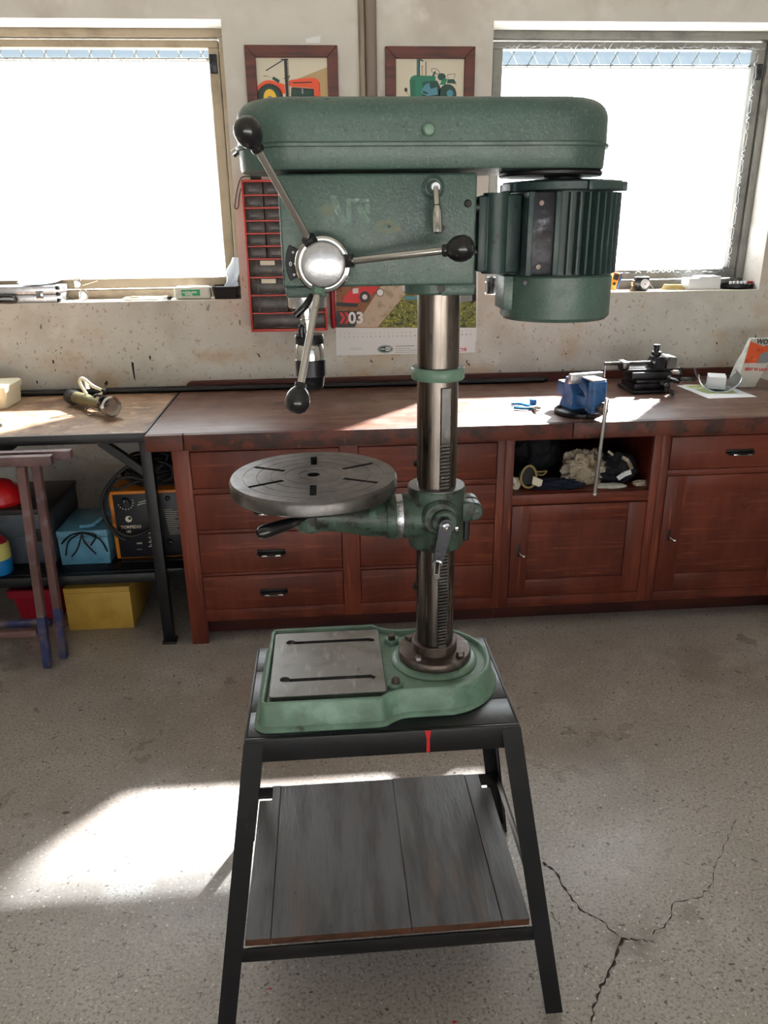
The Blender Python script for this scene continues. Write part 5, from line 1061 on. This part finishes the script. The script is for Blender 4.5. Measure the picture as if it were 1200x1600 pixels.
# ---------------------------------------------------------------- on and under the steel bench
SH = .3145
def cx(px, py, Y): return aY(px, py, Y).x
Y = 2.87
x0_, x1_ = cx(5, 850, Y) , cx(84, 850, Y); zt_ = aY(40, 795, Y).z; zm = aY(40, 838, Y).z
bk_ = aZ(128, 750, zt_)
t = thing('metal_case', 'grey metal case with a dark lid under the steel bench', 'case', ((x0_ + x1_) / 2, 2.98, SH))
yb_ = min(bk_.y, 3.40)
G().box(x0_, x1_, Y, yb_, SH, zm - .001, .004).build('lower_box', 'greybox', t)
G().box(x0_ - .004, x1_ + .002, Y - .004, yb_ + .003, zm, zt_ - .022, .004).build('upper_box', 'greybox', t)
l_ = G().box(x0_ - .008, x1_ + .006, Y - .008, yb_ + .006, zt_ - .0215, zt_, .004).build('lid', 'blackcase', t)
G().box((x0_ + x1_) / 2 + .03, (x0_ + x1_) / 2 + .07, Y - .014, Y - .008, zm - .02, zm + .03, .002).build('latch', 'darksteel', t)
c_ = aY(-6, 786, 2.93); g = G(); rr_ = aY(32, 786, 2.93).x - c_.x
g.lathe([(rr_ * 1.03, 0), (rr_, .006), (rr_ * .96, rr_ * .35), (rr_ * .8, rr_ * .68), (rr_ * .5, rr_ * .92), (rr_ * .2, rr_ * 1.0), (0, rr_ * 1.01)], (c_.x, 2.97, zt_ + .001), n=32, sy=.9); 
hm = g.build('helmet', 'helmet', at=(c_.x, 2.97, zt_), label='round red hard hat resting on the grey metal case', category='helmet')
g = G(); g.lathe([(rr_ * 1.12, 0), (rr_ * 1.15, .003), (rr_ * 1.0, .008)], (c_.x, 2.97, zt_ + .001), n=32, sy=.9); g.build('brim', 'helmet', hm)
Y = 2.84; x0_, x1_ = cx(87, 860, Y) + .014, cx(171, 860, Y); zt_ = aY(130, 829, Y).z
t = thing('toolbox', 'scratched light blue metal toolbox under the steel bench', 'toolbox', ((x0_ + x1_) / 2, 2.95, SH))
G().box(x0_, x1_, Y, Y + .26, SH, zt_ - .030, .003).build('box_body', 'bluebox', t); G().box(x0_ - .002, x1_ + .002, Y - .002, Y + .262, zt_ - .0295, zt_, .004).build('lid', 'bluebox', t)
g = G(); a, b, c_ = aY(120, 822, Y - .01), aY(140, 818, Y - .01), aY(160, 812, Y + .02); z0 = zt_ + .006
g.tube([(a.x, Y + .03, z0), (b.x, Y + .02, z0 + .008), (b.x + .02, Y + .04, z0 + .02), (c_.x, Y + .10, z0 + .03)], .007, 8, 4); g.build('handle', 'bluebox', t)
g = G(); m_ = aY(128, 832, Y - .008)
for ex, ey, bx, by in ((103, 868, 108, 845), (112, 870, 122, 856), (150, 866, 132, 846), (168, 862, 156, 842), (142, 852, 150, 836), (96, 850, 110, 836)): e = aY(ex, ey, Y - .006); k_ = aY(bx, by, Y - .006); g.tube([(m_.x, Y - .006, m_.z), (k_.x, Y - .009, k_.z), (e.x, Y - .0055, e.z)], .0032, 6, 4)
g.build('wire_tangle', 'darksteel', t)
# welder
Y = 2.86; x0_, x1_ = cx(172, 800, Y), cx(286, 800, Y); zt_ = aY(200, 768, Y).z
t = thing('welding_machine', 'black and orange welding machine on the shelf behind the bench leg', 'welder', ((x0_ + x1_) / 2, 3.0, SH))
G().box(x0_, x1_, Y + .004, Y + .40, SH + .006, zt_, .006).build('casing', 'welderorange', t)
wf = G().box(x0_ + .016, x1_ - .004, Y, Y + .0035, SH + .012, zt_ - .012, .001).build('front_panel', 'welderface', t)
g = G(); g.box(x0_ + .02, x1_, Y - .02, Y + .38, SH, SH + .0055); g.build('foot_plate', 'darksteel', t)
D = lambda px, py: (lambda v: (v.x, v.z))(aY(px, py, Y))
kx, kz = D(196, 785); g = G(); g.lathe([(.020, 0), (.018, .016), (0, .017)], (kx, Y, kz), (0, -1, 0), 24); g.box(kx - .004, kx + .004, Y - .024, Y - .014, kz - .018, kz + .018, .002); g.build('dial', 'blackplastic', wf)
g = G(); yy = Y - .0006
for k in range(9): a = math.radians(200 + k * 22); g.box(kx + .029 * math.cos(a) - .002, kx + .029 * math.cos(a) + .002, yy, Y, kz + .029 * math.sin(a) - .002, kz + .029 * math.sin(a) + .002)
for px, py, s_, tx in ((189, 826, .017, 'TORPEDO'), (197, 832.5, .014, '185'), (214, 850, .008, 'BAZZ'), (214, 859, .007, '---------')):
    x_, z_ = D(px, py); g.text(tx, (x_, yy, z_), s_, bold=.0003)
x_, z_ = D(201, 811); g.poly([(x_ + .013 * math.cos(a), yy, z_ + .013 * math.sin(a)) for a in [k * PI / 8 for k in range(16)]])
for x0p, y0p in ((214, 788), (216, 784)): x_, z_ = D(x0p, y0p); g.box(x_, x_ + .035, yy, Y, z_, z_ + .0022, 0, Matrix.Rotation(math.radians(-14), 3, 'Y'))
for k in range(4): x_, z_ = D(232, 830 + k * 7); g.box(x_, x_ + .010, yy, Y, z_ - .010, z_ - .006); g.box(x_ + .008, x_ + .011, yy, Y, z_ - .010, z_ + .004)
for k in range(14):
    x_, z_ = D(256 + k * .7, 797 + k * 2.9); g.box(x_, x_ + .055 * (.6 + .4 * abs(math.sin(k * 1.9))), yy, Y, z_, z_ + .0013)
g.build('panel_print', 'label', wf, kind='stuff')
g = G(); x_, z_ = D(203, 811.5); g.poly([(x_ + .006 * math.cos(a), yy - .0005, z_ + .004 + .006 * math.sin(a)) for a in [k * PI / 8 for k in range(16)]]); g.build('badge_hole', 'ink', wf)
for px in (262, 266): x_, z_ = D(px, 846 if px > 263 else 778); G().lathe([(.010, 0), (.009, .012), (.004, .014), (0, .014)], (x_, Y, z_), (0, -1, 0), 16).build('socket', 'darksteel', wf)
# coiled cables on top of and around the welder
rnd = random.Random(11); g = G(); ccx = (x0_ + x1_) / 2 + .02
for k in range(13):
    zc_ = zt_ + .012 + .010 * (k % 9) + .0; rx_ = .125 - .004 * k + rnd.uniform(-.012, .012); ry_ = .10 + rnd.uniform(-.01, .01); ox, oy = rnd.uniform(-.015, .015), rnd.uniform(-.015, .015)
    g.tube([(ccx + ox + rx_ * math.cos(q), Y + .15 + oy + ry_ * math.sin(q), zc_ + .008 * math.sin(q * 2 + k)) for q in [j * PI / 6 for j in range(12)]], .0062, 7, 2, True)
cbl = g.build('cable_coil', 'rubber', at=(ccx, Y + .15, zt_), label='coiled black cables piled on top of the welding machine', category='cable')
g = G(); P = [(230, 752), (200, 745), (175, 757), (163, 790), (168, 815), (185, 832), (205, 838), (225, 832), (240, 824)]
g.tube([aY(x, y, Y - .035 - .004 * (i % 3)) for i, (x, y) in enumerate(P)], .0068, 8, 5)
P = [(236, 740), (205, 728), (180, 745), (160, 775), (162, 805), (176, 830), (192, 842), (200, 843)]
g.tube([aY(x, y, Y - .052 - .004 * (i % 2)) for i, (x, y) in enumerate(P)], .0062, 8, 5)
P = [(232, 745), (205, 756), (185, 764), (170, 762)]
g.tube([aY(x, y, Y - .03) for x, y in P], .006, 8, 5); g.build('loose_loop', 'rubber', cbl)
g = G(); P = [(245, 705), (262, 712), (252, 728), (243, 735)]; g.tube([aY(x, y, Y + .05) for x, y in P], .005, 8, 5); g.tube([aY(x, y, Y + .04) for x, y in ((246, 720), (266, 728), (270, 745), (255, 752))], .006, 8, 5); g.build('loose_loop', 'rubber', cbl)
# canister at the left edge
c_ = aY(4, 865, 2.79); t = thing('canister', 'blue canister with a yellow band at the left edge of the lower shelf', 'canister', (c_.x - .03, 2.80, SH))
g = G(); cx_ = aY(17, 870, 2.80).x - .048; g.lathe([(.045, 0), (.048, .004), (.048, .055), (.046, .06)], (cx_, 2.80, SH), n=28); g.build('can_body', 'canblue', t)
g = G(); g.lathe([(.048, .0605), (.048, .115), (.044, .125)], (cx_, 2.80, SH), n=28); g.build('band', 'canyellow', t); g = G(); g.lathe([(.044, .1255), (.03, .145), (.018, .15), (.018, .175), (0, .176)], (cx_, 2.80, SH), n=24); g.build('cap', 'darkred', t)
# floor boxes
Y = 2.96; x0_, x1_ = cx(17, 945, Y), cx(95, 945, Y); zt_ = aY(50, 921, Y).z
t = thing('plastic_bin', 'crimson plastic bin with a rim on the floor under the steel bench', 'bin', ((x0_ + x1_) / 2, Y + .12, 0))
def R2(i, z): return [Vector((x, y, z)) for x, y in rrect(x0_ + i, x1_ - i, Y + i, Y + .26 - i, .012, 3)]
g = G(); g.loft([R2(.022, .001), R2(.006, zt_ - .035), R2(-.008, zt_ - .034), R2(-.008, zt_ - .002), R2(-.004, zt_), R2(.004, zt_), R2(.02, .02)]); g.build('bin_body', 'redbox', t)
Y = 2.885; x0_, x1_ = cx(103, 950, Y), cx(206, 950, Y); zt_ = aY(150, 918, Y).z
t = thing('yellow_box', 'yellow wooden box on the floor under the steel bench', 'box', ((x0_ + x1_) / 2, Y + .17, 0))
G().box(x0_, x1_, Y, Y + .34, .001, zt_ - .024, .002).build('box_body', 'yellowbox', t); G().box(x0_, x1_, Y - .001, Y + .341, zt_ - .023, zt_, .002).build('lid', 'yellowbox', t)
# sawhorse
t = thing('sawhorse', 'rusty brown and blue steel sawhorse standing at the left edge before the bench', 'sawhorse', (-1.35, 2.62, 0))
bf, bb = aY(82, 718, 2.60), aY(112, 710, 2.66)
G().box(-1.75, bf.x, 2.585, 2.617, bf.z - .018, bf.z + .016, .003).build('beam', 'rustpaint', t); G().box(-1.72, bb.x, 2.645, 2.677, bb.z - .013, bb.z + .017, .003).build('beam', 'rustpaint', t)
def sleg(p, q, zb=.27):
    p, q = Vector(p), Vector(q); m_ = q.lerp(p, zb)
    o = G().bar(p, m_, .029, .029, .003, (0, 1, 0)).build('leg', 'rustpaint', t); G().bar(m_ + (p - m_).normalized() * .0005, q, .0292, .0292, .003, (0, 1, 0)).build('painted_foot', 'sawblue', o)
f1, f2 = aZ(74, 1046, .0), aZ(99, 1030, 0)
sleg((aY(33, 727, 2.60).x, 2.601, bf.z - .0185), (f1.x, f1.y + .012, .003)); sleg((aY(57, 727, 2.66).x, 2.661, bb.z - .0135), (f2.x, f2.y + .012, .003))
sleg((-1.66, 2.601, bf.z - .0185), (-1.69, f1.y + .012, .003)); sleg((-1.63, 2.661, bb.z - .0135), (-1.66, f2.y + .012, .003))
a = aY(40, 975, f2.y).z; b = aY(40, 991, f1.y).z
G().box(-1.66, f2.x - .02, f2.y - .004, f2.y + .02, a - .014, a + .012, .003).build('cross_rail', 'sawblue', t); G().box(-1.69, f1.x - .016, f1.y + .0, f1.y + .024, b - .014, b + .012, .003).build('cross_rail', 'rustpaint', t)
